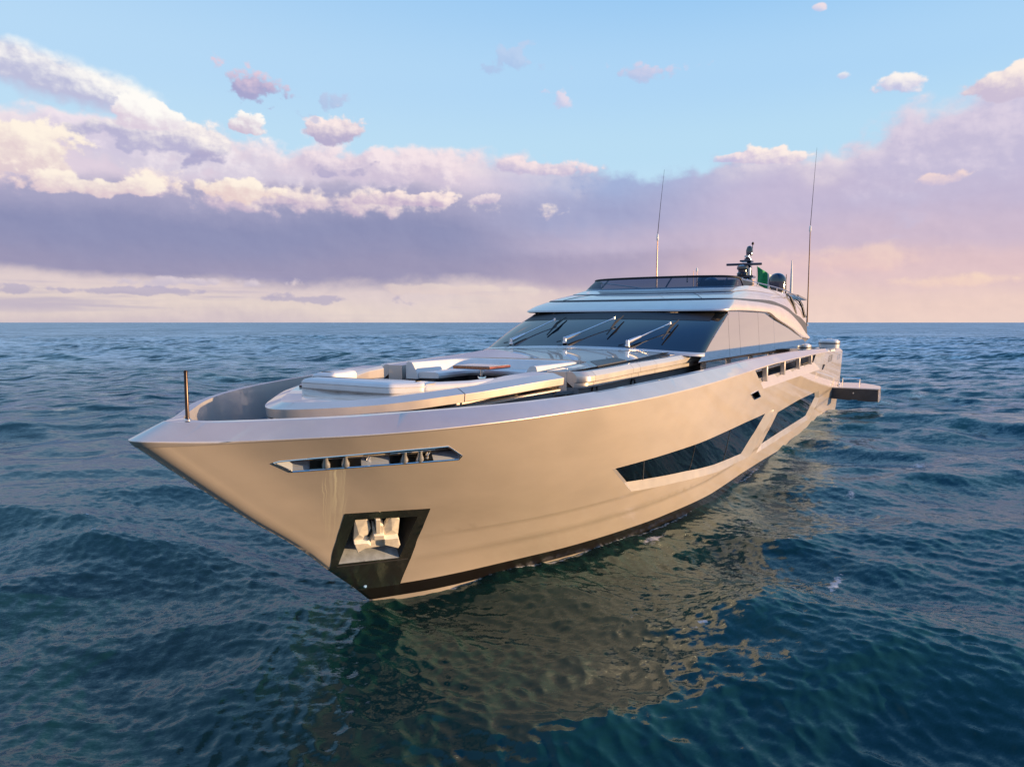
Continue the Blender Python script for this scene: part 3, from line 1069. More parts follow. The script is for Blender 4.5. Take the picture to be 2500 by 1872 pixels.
# anchor plate and pocket
pk = patch(subdiv(PLATE, 8), [subdiv(POCK, 8)], .006, .12).build('anchor_pocket', M['plate'], yacht, angle=60)
inner_ = [(q[0] * .92 - .08, 1.62 + (q[1] - 1.62) * .80) for q in POCK]
n_ = len(POCK)
wallv = [surf(q[0], q[1], .006) for q in POCK] + [surf(q[0], q[1], -.62) for q in inner_]
side = [k for k in range(n_) if not 8 <= k < 12]
MB().loft([[wallv[k % n_] for k in range(12, n_ + 9)], [wallv[n_ + k % n_] for k in range(12, n_ + 9)]]).build('pocket_wall', M['darksteel'], pk, angle=28)
MB().loft([wallv[8:13], wallv[n_ + 8:n_ + 13]]).build('pocket_floor', M['steelwall'], pk, angle=28)
patch(inner_, [], -.62, .2).build('pocket_back', M['interior'], pk)
MB().lathe(surf(-.27, .37, .0), [(.038, 0), (.038, .02), (.026, .04)], 16, (.85, -.3, .3)).build('drain_fitting', M['chrome'], pk)
MB().tube([surf(-1.0 + k * .12, .975 - k * .004, .012) for k in range(10)], .006, 6).build('seam', M['interior'], pk)

# fairlead and small vent in the side
fl = ring_strip(subdiv(FAIR, 4), .0, subdiv(FAIR, 4), -.3).build('fairlead', M['navy'], yacht, angle=28)
patch(subdiv(FAIR, 3), [], -.3).build('back_panel', M['navy'], fl)
MB().tube([surf(q[0], q[1], .004) for q in subdiv(FAIR, 4)], .018, 8, closed=True).build('rim', M['chrome'], fl)
MB().lathe(surf(12.15, 2.95, -.06), [(.06, 0), (.045, .08), (.045, .16)], 16, (0, 0, 1)).build('roller', M['chrome'], fl)
vt = ring_strip(subdiv(VENT, 4), .0, subdiv(VENT, 4), -.1).build('side_vent', M['paint'], yacht, angle=28)
patch(subdiv(VENT, 3), [], -.1).build('back_panel', M['black'], vt)


# lettering near the stern
def glyphs(word, a0, z0, hgt, wid, gap, name, m, thick):
    """blocky capitals drawn as bars laid on the hull side, reading from bow to stern"""
    G = {'A': [(0, 0, 0, 1), (1, 0, 1, 1), (0, 1, 1, 1), (0, .5, 1, .5)],
         'B': [(0, 0, 0, 1), (1, 0, 1, 1), (0, 1, 1, 1), (0, .5, 1, .5), (0, 0, 1, 0)],
         'I': [(.5, 0, .5, 1)],
         'E': [(0, 0, 0, 1), (0, 1, 1, 1), (0, .5, .8, .5), (0, 0, 1, 0)],
         'R': [(0, 0, 0, 1), (1, .5, 1, 1), (0, 1, 1, 1), (0, .5, 1, .5), (.4, .5, 1, 0)],
         'O': [(0, 0, 0, 1), (1, 0, 1, 1), (0, 1, 1, 1), (0, 0, 1, 0)]}
    x = a0
    for ch in word:
        mb = MB()
        for (x0, y0, x1, y1) in G[ch]:
            P0 = (x + x0 * wid, z0 + y0 * hgt)
            P1 = (x + x1 * wid, z0 + y1 * hgt)
            d = Vector((P1[0] - P0[0], P1[1] - P0[1])).normalized()
            n = Vector((-d.y, d.x)) * thick
            n.x *= 2.6
            q = [surf(P0[0] - n.x, P0[1] - n.y, .006), surf(P0[0] + n.x, P0[1] + n.y, .006), surf(P1[0] + n.x, P1[1] + n.y, .006), surf(P1[0] - n.x, P1[1] - n.y, .006)]
            mb.add(q, [(0, 1, 2, 3)])
        mb.build(name, m, yacht, smooth=False)
        x += wid + gap


glyphs('EB', 31.6, 3.20, .27, .66, .40, 'letter', M['dark'], .028)
glyphs('EB', 36.6, 3.10, .22, .66, .44, 'letter', M['grey'], .02)

# ---- fold-down side platform near the stern
pf = MB()
P0 = [(4.0, 36.1), (6.62, 36.1), (6.60, 38.2), (5.6, 40.0), (4.0, 40.0)]
pf.prism(P0, 1.28, 1.46)
pfo = pf.build('side_platform', M['pale'], yacht, smooth=False, bevel=.015)
MB().add([(4.05, 36.09, 1.40), (6.60, 36.09, 1.40), (6.60, 36.09, .70), (6.2, 36.09, .68), (5.55, 36.09, .71), (5.5, 36.09, .76), (5.2, 36.09, .75), (5.1, 36.09, .72), (3.98, 36.09, .78),
          (4.05, 36.3, 1.40), (6.60, 36.3, 1.40), (6.60, 36.3, .70), (6.2, 36.3, .68), (5.55, 36.3, .71), (5.5, 36.3, .76), (5.2, 36.3, .75), (5.1, 36.3, .72), (3.98, 36.3, .78)],
         [tuple(range(9)), tuple(range(17, 8, -1))] + [(i, (i + 1) % 9, 9 + (i + 1) % 9, 9 + i) for i in range(9)]).build('side_panel', M['dark'], pfo, smooth=False)
MB().box((6.625, 36.9, 1.06), (.05, 1.7, .78)).build('outer_skin', M['paint'], pfo, smooth=False, bevel=.01)
MB().tube([(5.3, 36.08, 1.15), (5.3, 36.10, 1.15)], .05, 12).build('latch', M['brushed'], pfo)
MB().tube([(4.45, 38.9, 1.45), (4.45, 38.9, 1.8), (5.4, 39.2, 1.8), (5.4, 39.2, 1.45)], .05, 8).build('grab_rail', M['chrome'], pfo)
MB().lathe((4.35, 37.5, 1.46), [(.1, 0), (.1, .06), (.05, .1), (.06, .22), (.09, .25)], 16).build('capstan', M['chrome'], pfo)

# ---- bow staff
bsf = MB().lathe((.0, -3.70, 3.91), [(.034, 0), (.036, .02), (.027, .04), (.025, .68), (.029, .685), (.029, .70), (.018, .715)], 16)
o = bsf.build('bow_staff', M['bronze'], yacht)
MB().lathe((.0, -3.70, 3.905), [(.05, 0), (.05, .018), (.03, .03)], 20).build('staff_foot', M['chrome'], o)

# ------------------------------------------------------------------ foredeck lounge island
LW = pch([-2.15, -2.13, -2.05, -1.9, -1.6, -1.2, -.8, -.4, 0, .4, .8, 1.2, 1.6, 2.0, 2.75], [0, .12, .30, .50, .80, 1.13, 1.43, 1.68, 1.88, 2.08, 2.26, 2.40, 2.54, 2.66, 2.80])
LZ = pch([-2.2, -1.2, -.4, .4, 1.2, 2.0, 2.75], [3.90, 3.925, 3.985, 4.045, 4.105, 4.165, 4.195])


def lid_line(a0, a1, n, ins=0., dz=0., sgn=1):
    out = []
    for i in range(n + 1):
        t = i / n
        a = a0 + (a1 - a0) * (t ** 2 if a0 < -2 else t)
        w = float(LW(a))
        da = (float(LW(a + .02)) - float(LW(a - .02))) / .04 if a > -2.1 else 9.
        L = math.hypot(1, da)
        out.append((sgn * max(0, w - ins / L), a + ins * da / L, float(LZ(a)) + dz))
    return out


def full_line(a1, ins, dz, n=34):
    p = lid_line(-2.15, a1, n, ins, dz)
    return [(-q[0], q[1], q[2]) for q in reversed(p)] + p[1:]


isl = None
AJ = .32
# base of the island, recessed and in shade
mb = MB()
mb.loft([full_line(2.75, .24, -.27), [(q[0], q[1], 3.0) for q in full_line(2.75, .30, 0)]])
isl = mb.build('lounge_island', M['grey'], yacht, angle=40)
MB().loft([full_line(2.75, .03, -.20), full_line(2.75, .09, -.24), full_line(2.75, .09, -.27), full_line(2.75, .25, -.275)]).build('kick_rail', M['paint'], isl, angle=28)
# nose lid
rows = [full_line(AJ, .10, -.165), full_line(AJ, .02, -.15), full_line(AJ, 0, 0), full_line(AJ, .26, .085), full_line(AJ, .60, .092)]
n = len(rows[0])
nose = MB().loft(rows)
top = rows[-1]
c = [(q[0] * .5, q[1] * .5 + .25 * AJ, q[2] + .004) for q in top]
nose.loft([top, c, [(q[0] * .01, .2 + q[1] * .01, 4.12) for q in top]])
nose.build('nose_lid', M['paint'], isl, angle=11, bevel=.012, seg=2)
# two side arms abaft the joint
for sg in (1, -1):
    prof = [(.10, -.165), (.02, -.15), (0, 0), (.26, .085), (.78, .09), (.84, .03), (.84, -.5)]
    rws = [lid_line(AJ + .016, 2.75, 16, i_, d_, sg) for i_, d_ in prof]
    m_ = MB().loft(rws)
    for e in (0, -1):
        m_.add([r[e] for r in rws] + [(rws[0][e][0] * .9, rws[0][e][1], 3.5)], [tuple(range(len(rws) + 1))])
    m_.build('lounge_arm', M['paint'], isl, angle=11, bevel=.012, seg=2)
# floor between the arms, step down to the seating well
MB().prism([(-1.9, .28), (1.9, .28), (2.1, 2.0), (-2.1, 2.0)], 3.55, 3.985).build('pad_base', M['paint'], isl, smooth=False, bevel=.02)
MB().prism([(-2.05, 1.9), (2.05, 1.9), (2.6, 3.6), (2.02, 6.0), (-2.02, 6.0), (-2.6, 3.6)], 3.79, 3.85).build('well_floor', M['deck'], yacht, smooth=False)
MB().prism([(-1.64, .04), (-1.30, -.40), (-1.20, -.32), (-1.5, .12)], 4.0, 4.10).build('hatch', M['black'], isl, smooth=False)
for a in np.linspace(.2, 1.0, 3):
    MB().box((float(LW(a)) - .22, a, 3.66), (.06, .16, .05)).build('deck_light', M['chrome'], isl, smooth=False)

# sun pad : U-shaped bolster with a flat cushion
sp = onboard('sun_pad', 'white U-shaped sun pad cushion lying on the rounded foredeck lid', 'cushion', (0, .4, 4.08))


def cushion(poly, z0, z1, r=.06, puff=.02):
    """closed plan polygon -> soft slab"""
    rows = []
    for ins, z in ((.04, z0), (0, z0 + r * .6), (0, z1 - r), (r * .35, z1 - r * .3), (r, z1), (r * 3, z1 + puff)):
        pl = inset(poly, ins, True)
        zz = z if callable(z) else z
        rows.append([(q[0], q[1], zz) for q in pl])
    return MB().loft(rows, True, True, True)


def densify(poly, n=6, rad=.12):
    """round the corners of a closed polygon"""
    out = []
    L = len(poly)
    for i in range(L):
        a, b, c = Vector(poly[i - 1]), Vector(poly[i]), Vector(poly[(i + 1) % L])
        u, v = (a - b), (c - b)
        r = min(rad, u.length * .45, v.length * .45)
        p0, p1 = b + u.normalized() * r, b + v.normalized() * r
        for k in range(n + 1):
            t = k / n
            q = p0 * (1 - t) ** 2 + b * 2 * t * (1 - t) + p1 * t * t
            out.append((q.x, q.y))
    return out


front = densify([(-1.25, -.42), (1.0, -.50), (1.42, .0), (1.18, .42), (.85, .24), (-.95, .28), (-1.5, .10)])
rel(cushion(front, 4.02, 4.225, .07), sp).build('front_bolster', M['leather'], sp, angle=40)
rel(MB().tube([(q[0], q[1], 4.165) for q in inset(front, -.004, True)], .008, 6, closed=True), sp).build('piping', M['leather'], sp)
wp = densify([(1.37, -.04), (1.92, .85), (2.0, 1.9), (1.55, 1.9), (1.5, .95), (1.14, .40)])
rel(cushion(wp, 4.02, 4.20, .07), sp).build('side_bolster', M['leather'], sp, angle=40)
ws_ = densify([(-1.52, .10), (-1.0, .27), (-1.12, .75), (-1.36, 1.30), (-1.88, 1.30), (-1.84, .75)])
rel(cushion(ws_, 4.02, 4.29, .07), sp).build('side_bolster', M['leather'], sp, angle=40)
mid = densify([(-1.15, .30), (1.15, .42), (1.48, .97), (1.53, 1.92), (-1.43, 1.92), (-1.18, .9)])
rel(cushion(mid, 3.985, 4.055, .03), sp).build('seat_cushion', M['leather'], sp, angle=40)

# ------------------------------------------------------------------ coachroof abaft the well
ZR = pch([3.4, 6, 9.2, 10, 13], [4.27, 4.37, 4.575, 4.61, 4.64])


def zroof(p, a): return float(ZR(a)) - .15 * (p / 3.5) ** 2 * min(1, max(.35, (a - 3.4) / 6))


CW = lambda a: 2.91 + (min(max(a, 3.7), 12.2) - 3.73) * .0652
outer = [(2.0, 3.52), (2.45, 3.56), (2.45, 3.75)] + [(CW(a) - .44, a) for a in np.linspace(4.2, 10.3, 14)]
back = [(3.2, 10.3), (1.6, 9.55), (0, 9.35), (-1.6, 9.55), (-3.2, 10.3)]
well = [(-2.0, 5.3), (-1.93, 5.75), (-1.62, 6.02), (-.8, 6.08), (.8, 6.08), (1.62, 6.02), (1.93, 5.75), (2.0, 5.3)]
full = outer + back[1:-1] + [(-q[0], q[1]) for q in reversed(outer)] + well


def plan_patch(poly, zf, step=.35):
    pts = [Vector(q) for q in poly]
    edges = [(i, (i + 1) % len(poly)) for i in range(len(poly))]
    x0, x1 = min(q[0] for q in poly), max(q[0] for q in poly)
    y0, y1 = min(q[1] for q in poly), max(q[1] for q in poly)
    for x in np.arange(x0, x1, step):
        for y in np.arange(y0, y1, step):
            if inside((x, y), poly): pts.append(Vector((x, y)))
    V, _, Fc, *_ = delaunay_2d_cdt(pts, edges, [], 0, 1e-5)
    F = [tuple(f) for f in Fc if inside((sum(V[i].x for i in f) / 3, sum(V[i].y for i in f) / 3), poly)]
    return MB().add([(v.x, v.y, zf(v.x, v.y)) for v in V], F)


cr = plan_patch(full, zroof).build('coachroof', M['paint'], yacht, angle=30)
# vertical faces round the well and at the front
wl = [(2.45, 3.75), (2.45, 3.56), (2.0, 3.52)] + list(reversed(well)) + [(-2.0, 3.52), (-2.45, 3.56), (-2.45, 3.75)]
wl = [q for q in wl]
MB().loft([[(q[0], q[1], zroof(*q)) for q in wl], [(q[0], q[1], 3.4) for q in wl]]).build('well_side', M['paint'], cr, angle=30, bevel=.02)
# thin groove lines and hatch lid on the coachroof
MB().tube([(p, 8.55 + .35 * abs(p / 3.2) ** 2.4, zroof(p, 8.55 + .35 * abs(p / 3.2) ** 2.4) + .001) for p in np.linspace(-3.1, 3.1, 30)], .006, 5).build('groove', M['dark'], cr)
MB().prism([(1.95, 5.9), (2.55, 5.0), (2.62, 6.6), (2.15, 7.0)], lambda p, a: zroof(p, a) - .02, lambda p, a: zroof(p, a) + .012).build('deck_hatch', M['dark'], cr, smooth=False)

# side coaming in panels
prof = [(.46, -.005), (.20, .035), (.10, .03), (.015, -.05), (0, -.075), (0, -.185), (.012, -.20), (.055, -.205), (.055, -.30), (.065, -.315), (.20, -.325), (.26, -1.25)]
joints = [3.58, 4.02, 5.95, 6.35, 7.35, 9.0, 12.35]
zc = pch([3.5, 4.5, 6, 8, 10, 12.4], [4.225, 4.24, 4.285, 4.335, 4.38, 4.36])
for sg in (1, -1):
    cm = None
    for j in range(len(joints) - 1):
        a0, a1 = joints[j] + .006, joints[j + 1] - .006
        rws = []
        for a in np.linspace(a0, a1, 12):
            t = min(1, max(0, (a - 3.58) / .22))
            rnd = (1 - math.sqrt(max(0, 1 - (1 - t) ** 2))) * .30
            dr = max(0, (a - 11.3)) * .12
            up_ = [(sg * (CW(a) - i_ - rnd), a, float(zc(a)) + d_ - dr) for i_, d_ in prof[:10]]
            rws.append(up_)
        m_ = MB().loft(rws, False)
        m_.add(rws[0], [tuple(range(len(rws[0])))])
        m_.add(rws[-1], [tuple(range(len(rws[-1]) - 1, -1, -1))])
        o = m_.build('coaming_panel', M['pale'] if j else M['paint'], yacht, angle=26, bevel=.008)
    rws = [[(sg * (CW(a) - i_), a, float(zc(a)) + d_) for i_, d_ in prof[9:]] for a in np.linspace(3.6, 12.3, 24)]
    cb = MB().loft(rws).add(rws[0] + [(sg * 1.9, 3.6, 3.0), (sg * 1.9, 3.6, float(zc(3.6)) - .3)], [tuple(range(5))]).build('coaming_base', M['grey'], yacht, angle=30)
    for a in (4.35, 6.35):
        cpt = (sg * (CW(a) - .205), a, 3.83)
        rws = []
        for rr, px in ((.15, 0.), (.15, .03), (.11, .03), (.11, -.02)):
            rws.append([(cpt[0] + sg * px, a + rr * math.cos(t), 3.80 + rr * math.sin(t)) for t in np.linspace(0, math.pi, 14)])
        MB().loft(rws).add(rws[-1], [tuple(range(14))]).build('step_light', M['black'], cb, angle=30)

# ------------------------------------------------------------------ sofa and table in the well
sf = onboard('sofa', 'white leather U-shaped sofa set in the foredeck well round the wooden table', 'sofa', (0, 4.9, 3.85))


def upath(w, a0, a1, r, n=8):
    out = [(-w, a0), (-w, a1 - r)]
    for k in range(1, n):
        t = math.pi / 2 * k / n
        out.append((-w + r * (1 - math.cos(t)), a1 - r + r * math.sin(t)))
    out += [(-w + r, a1), (w - r, a1)]
    for k in range(1, n):
        t = math.pi / 2 * k / n
        out.append((w - r + r * math.sin(t), a1 - r + r * math.cos(t)))
    out += [(w, a1 - r), (w, a0)]
    return out


def u_loft(specs, a0, close=True):
    rows = [[(q[0], q[1], z) for q in upath(w, a0, a1, r)] for (w, a1, r, z) in specs]
    m_ = MB().loft(rows)
    for e in (0, -1): m_.add([r[e] for r in rows], [tuple(range(len(rows)))])
    return m_


rel(u_loft([(1.80, 5.84, .45, 3.95), (1.80, 5.84, .45, 4.27), (1.78, 5.82, .45, 4.335), (1.72, 5.76, .45, 4.36), (1.62, 5.66, .42, 4.34), (1.57, 5.61, .40, 4.27), (1.46, 5.50, .35, 4.08), (1.46, 5.50, .35, 3.95)], 3.45), sf).build('backrest', M['leather'], sf, angle=40, bevel=.02)
rel(u_loft([(1.45, 5.49, .35, 4.06), (1.45, 5.49, .35, 4.10), (1.34, 5.38, .30, 4.125), (.96, 4.99, .20, 4.12), (.88, 4.91, .2, 4.10), (.85, 4.88, .2, 4.04), (.88, 4.92, .2, 3.98), (1.45, 5.49, .35, 3.97)], 3.5), sf).build('seat_cushion', M['leather'], sf, angle=40)
rel(u_loft([(1.74, 5.78, .42, 3.85), (1.74, 5.78, .42, 3.96), (1.02, 5.05, .2, 3.965), (1.02, 5.05, .2, 3.85)], 3.56), sf).build('plinth', M['dark'], sf, angle=40)
tb = onboard('coffee_table', 'varnished wooden table on a steel pedestal in front of the white sofa', 'table', (-.20, 4.35, 3.85))
MBt = MB().box((-.20, 4.35, 4.235), (1.05, .95, .075))
rel(MBt, tb).build('tabletop', M['wood'], tb, smooth=False, bevel=.012)
rel(MB().box((-.20, 4.35, 4.277), (.98, .88, .006)), tb).build('top_inlay', M['pale'], tb, smooth=False)
rel(MB().lathe((-.20, 4.35, 3.85), [(.19, 0), (.19, .012), (.11, .016), (.11, .14), (.105, .15), (.075, .16), (.075, .34), (.13, .348)], 24), tb).build('pedestal', M['chrome'], tb)

# ------------------------------------------------------------------ deckhouse
wsb = plan(3.6, 9.05, 1.1, 2.35, 12, 60, 6)
wst = plan(3.50, 11.7, 1.3, 2.35, 14, 60, 6)
i0, i1 = 6, len(wsb) - 7
zb = lambda p: 4.60 - .16 * (p / 3.6) ** 2
zt = lambda p: 5.52 + .04 * (1 - (p / 3.38) ** 2)


def ws_pt(i, v, off=0.):
    b, t = wsb[i], wst[i]
    q = Vector((b[0] + (t[0] - b[0]) * v, b[1] + (t[1] - b[1]) * v, zb(b[0]) + (zt(t[0]) - zb(b[0])) * v + .05 * math.sin(math.pi * min(1, max(0, v)))))
    if off:
        q += Vector((q.x * .04, -.40, .9)).normalized() * off
    return q


rows = [[ws_pt(i, v) for i in range(i0, i1 + 1)] for v in np.linspace(-.03, 1.06, 14)]
ws = MB().loft(rows).build('windshield', M['glass'], yacht, angle=60)
MB().loft([[ws_pt(i, v, .006) for i in range(i0 + 8, i1 - 7)] for v in np.linspace(.80, 1.05, 5)]).build('top_band', M['blackmat'], ws, angle=60)  # black strip along the upper edge of the glass
rows = [[Vector((ws_pt(i, -.02).x * (1 + f), ws_pt(i, -.02).y - g, ws_pt(i, -.02).z + h)) for i in range(i0, i1 + 1)] for f, g, h in ((0, 0, .03), (.004, .02, .02), (.01, .12, -.015), (.012, .16, -.07))]
MB().loft(rows).build('windshield_sill', M['paint'], yacht, angle=30)

# roof and arch
Uz = pch([11.9, 16.5, 21, 23.75, 26, 27.9, 29.6], [5.62, 5.66, 5.57, 5.24, 4.81, 4.4, 4.26])
Lz = pch([11.9, 12.7, 15.4, 18.9, 21.1, 24.2, 27.9, 30], [5.655, 5.675, 5.71, 5.70, 5.42, 5.06, 4.56, 4.45])
Gz = pch([13, 14, 17.5, 21.6, 24.1, 27.1, 29.1, 30.7], [6.03, 6.05, 6.06, 5.99, 5.80, 5.34, 4.92, 4.47])
Dz = pch([13, 14.3, 16.4, 20.4, 22.7, 24.8, 26.5, 28.4, 30.5], [6.085, 6.11, 6.145, 6.19, 6.10, 5.96, 5.73, 5.55, 5.24])
Cz = pch([14.5, 15.6, 17.6, 21, 25.3, 28.5], [6.31, 6.37, 6.48, 6.52, 6.50, 6.3])
Tz = pch([15.4, 16.4, 17.4, 20, 23, 27.3, 28.4], [6.50, 6.56, 6.65, 6.74, 6.73, 6.65, 6.6])


def ring(W, a0, D, aend, zf, dz=0., n=2.8):
    return [(q[0], q[1], float(zf(q[1])) + dz) for q in plan(W, a0, D, n, aend, 60, 60)]


U = ring(3.44, 12.25, .9, 29.6, Uz)
U2 = ring(3.55, 12.02, .9, 29.95, lambda a: float(Lz(a)) - .035)
L = ring(3.61, 11.93, .9, 30.0, Lz)
L2 = ring(3.615, 11.97, .9, 30.05, lambda a: float(Lz(a)) + .05)
MID = ring(3.575, 12.55, .92, 30.4, lambda a: float(Lz(a)) + (float(Gz(a)) - float(Lz(a))) * .55 + .02)
G = ring(3.47, 13.2, .95, 30.7, Gz)
G2 = ring(3.44, 13.22, .95, 30.6, Gz, -.03)
D = ring(3.38, 13.27, .95, 30.5, Dz)
Dm = ring(3.26, 13.9, .95, 29.5, lambda a: float(Dz(a)) * .5 + float(Cz(a)) * .5 + .02)
C = ring(3.1, 14.55, .95, 28.5, Cz)
C2 = ring(3.07, 14.6, .95, 28.5, Cz, .0)
C3 = ring(3.07, 14.62, .95, 28.5, Cz, .03)
T = ring(2.95, 15.42, .9, 28.2, Tz)
T2 = ring(2.90, 15.5, .9, 28.2, Tz, .02)
T3 = ring(2.70, 15.75, .9, 28.1, Tz, .0)
T4 = ring(2.68, 15.78, .9, 28.1, lambda a: 6.15)

MB().loft([U, U2]).build('roof_underside', M['pale'], yacht, angle=40)
rf = MB().loft([U2, L, L2, MID, G, G2]).add([U[-1], U2[-1], L[-1], L2[-1], MID[-1], G[-1]], [tuple(range(6))]).build('roof_arch', M['paint'], yacht, angle=32)
MB().loft([G2, D]).build('roof_groove', M['dark'], rf, angle=40)
MB().loft([D, Dm, C]).build('upper_deck_side', M['paint'], yacht, angle=40)
MB().loft([C, C2, C3]).build('coaming_groove', M['black'], yacht, angle=60)
MB().loft([C3, T, T2, T3, T4]).build('upper_coaming', M['pale'], yacht, angle=32)
# upper deck floor and ceiling of the saloon
nn = len(T4)
MB().add([(q[0], q[1], 6.15) for q in T4], [tuple(range(nn))]).build('upper_deck', M['deck'], yacht, smooth=False)
MB().add([(q[0], q[1], 5.60) for q in U[20:-20]], [tuple(range(len(U) - 40))]).build('saloon_ceiling', M['interior'], yacht, smooth=False)
MB().add([(-2.9, 28.3, 5.3), (2.9, 28.3, 5.3), (2.9, 28.3, 6.55), (-2.9, 28.3, 6.55)], [(0, 1, 2, 3)]).build('upper_deck_end', M['dark'], yacht, smooth=False)
for (p, q, a) in ((-1.9, -2.25, 0), (1.9, 2.25, 0)):
    # seam lines across the sloping roof front
    i = min(range(60, 121), key=lambda k: abs(C[k][0] - p))
    j = min(range(60, 121), key=lambda k: abs(D[k][0] - q * 1.12))
    MB().tube([Vector(D[j]) + Vector((0, 0, .004)), Vector(Dm[(i + j) // 2]) + Vector((0, 0, .004)), Vector(C[i]) + Vector((0, 0, .004))], .008, 5).build('roof_seam', M['dark'], yacht)

# saloon side: panes over a dark base
sw = lambda z: 3.60 - .075 * (z - 4.2)


def front_edge(z): return 10.1 + (z - 4.44) / 1.07 * 2.85


for sg in (1, -1):
    wallb = []
    for a in np.linspace(9.9, 29, 30):
        wallb.append([(sg * 3.545, a, 2.9), (sg * 3.545, a, 4.19)])
    MB().loft(wallb).build('house_base', M['black'], yacht, angle=40)
    # backing inside the glass
    cuts = [None, 13.05, 14.55, 17.6, 20.6, 28.6]
    for k in range(5):
        rws = []
        for z in np.linspace(4.19, 5.66, 9):
            l = front_edge(z) + .015 if k == 0 else cuts[k] + .012
            r = cuts[k + 1] - .012
            r = max(r, l + .004)
            row = []
            for a in np.linspace(l, r, 14):
                top = float(Uz(max(a, 12))) + .05
                zz = 4.19 + (z - 4.19) * max(.02, (min(top, 5.68) - 4.19) / 1.49)
                row.append((sg * sw(zz), a, zz))
            rws.append(row)
        MB().loft(rws).build('side_window', M['mirror'], yacht, angle=60)
    rws = [[(sg * (sw(z) - .05), a, z) for z in (4.15, 5.6)] for a in np.linspace(12.9, 21, 12)]
    MB().loft(rws).build('window_backing', M['black'], yacht)

# wipers
WP = [((-2.388, 9.53, 4.575), (-1.547, 10.92, 5.148), (-1.28, 9.839, 4.752), (-1.366, 11.357, 5.32)),
      ((-.377, 9.30, 4.60), (.580, 10.83, 5.138), (.776, 9.769, 4.737), (.693, 11.278, 5.305)),
      ((1.61, 9.31, 4.575), (2.389, 10.737, 5.025), (2.47, 9.786, 4.66), (2.474, 11.265, 5.216))]
up = Vector((0, -.33, .94))
for b, t, b0, b1 in WP:
    b, t, b0, b1 = (Vector(q) + up * (.15 if abs(q[0]) < 1.2 else .10) for q in (b, t, b0, b1))
    w = MB().lathe(b + Vector((0, -.04, -.06)), [(.075, 0), (.075, .04), (.055, .06), (.055, .17), (.03, .19)], 14)
    b = b + up * .07
    t2 = t + up * .16
    k = b.lerp(t2, .30)
    w.tube([b, b.lerp(t2, .1), k], [.058, .055, .036], 10)
    w.tube([k, t2], .019, 8)
    wo = w.build('wiper', M['satin'], yacht)
    MB().lathe(t2 - Vector((0, 0, .05)), [(.035, 0), (.035, .09), (.02, .1)], 12).build('arm_joint', M['satin'], wo)
    MB().tube([b0 + up * .07, b0.lerp(b1, .5) + up * .12, b1 + up * .07], [.02, .032, .02], 6).build('blade', M['blackmat'], wo)
    MB().tube([b0.lerp(b1, .25) + up * .12, b0.lerp(b1, .5) + up * .17, b0.lerp(b1, .75) + up * .12], .016, 6).build('blade_bracket', M['blackmat'], wo)
    MB().tube([b + Vector((-.08, -.1, -.05)), b + Vector((-.22, -.12, -.08)), b + Vector((-.26, -.05, -.10)), b + Vector((-.12, .0, -.07))], .008, 6).build('wash_hose', M['blackmat'], wo)

# flybridge windscreen
FB = plan(2.90, 15.50, .9, 2.8, 28.2, 60, 60)
FT = plan(2.84, 16.35, .85, 2.8, 28.2, 60, 60)
sel = [i for i in range(len(FB)) if FB[i][1] < 17.75]
zfb = lambda q: float(Tz(q[1])) + .02
lo_ = [Vector((FB[i][0], FB[i][1], zfb(FB[i]))) for i in sel]
hi_ = [Vector((FT[i][0], min(FT[i][1], 17.6), 6.985 + .02 * (1 - (FT[i][0] / 2.84) ** 2) - .05 * max(0, FT[i][1] - 16.6))) for i in sel]
for r_ in (lo_, hi_):
    pass
fs = MB().loft([lo_, [a.lerp(b, .5) + Vector((0, -.02, .0)) for a, b in zip(lo_, hi_)], hi_]).build('flybridge_windscreen', M['screen'], yacht, angle=60)
MB().tube(hi_, .042, 8).build('top_rail', M['blackmat'], fs)
MB().loft([[v + Vector((0, -.05, -.03)) for v in lo_], [a.lerp(b, .13) + Vector((0, -.012, 0)) for a, b in zip(lo_, hi_)]]).build('base_strip', M['black'], fs, angle=60)
for pp in (-2.72, -2.05, .55, 1.75, 2.6):
    k = min(range(len(lo_)), key=lambda i: abs(lo_[i].x - pp) + (0 if lo_[i].y < 17 else 9))
    MB().tube([lo_[k] + Vector((0, .06, 0)), hi_[k] + Vector((0, .05, 0))], .03, 6).build('support', M['black'], fs)
MB().tube([lo_[-1], hi_[-1]], .03, 8).build('end_post', M['black'], fs)

# things on the flybridge
MB().prism(densify([(.9, 18.6), (2.5, 18.6), (2.5, 19.6), (.9, 19.6)]), 6.15, 6.98).build('helm_console', M['dark'], yacht, angle=40, bevel=.04)
fsof = onboard('flybridge_seat', 'tan seat cushions showing above the flybridge windscreen beside the mast', 'seat', (2.0, 22, 6.15))
rel(MB().prism(densify([(.9, 21.2), (2.55, 21.2), (2.55, 23.2), (.9, 23.2)]), 6.15, 6.62), fsof).build('seat_base', M['tan'], fsof, angle=40, bevel=.05)
rel(MB().prism(densify([(1.6, 20.9), (2.6, 20.9), (2.6, 21.15), (1.6, 21.15)]), 6.5, 7.10), fsof).build('backrest', M['tan'], fsof, angle=40, bevel=.05)
MB().lathe((.95, 20.6, 6.9), [(.30, 0), (.30, .1), (.27, .2), (.17, .28), (.03, .31)], 20).build('small_dome', M['navy'], yacht)

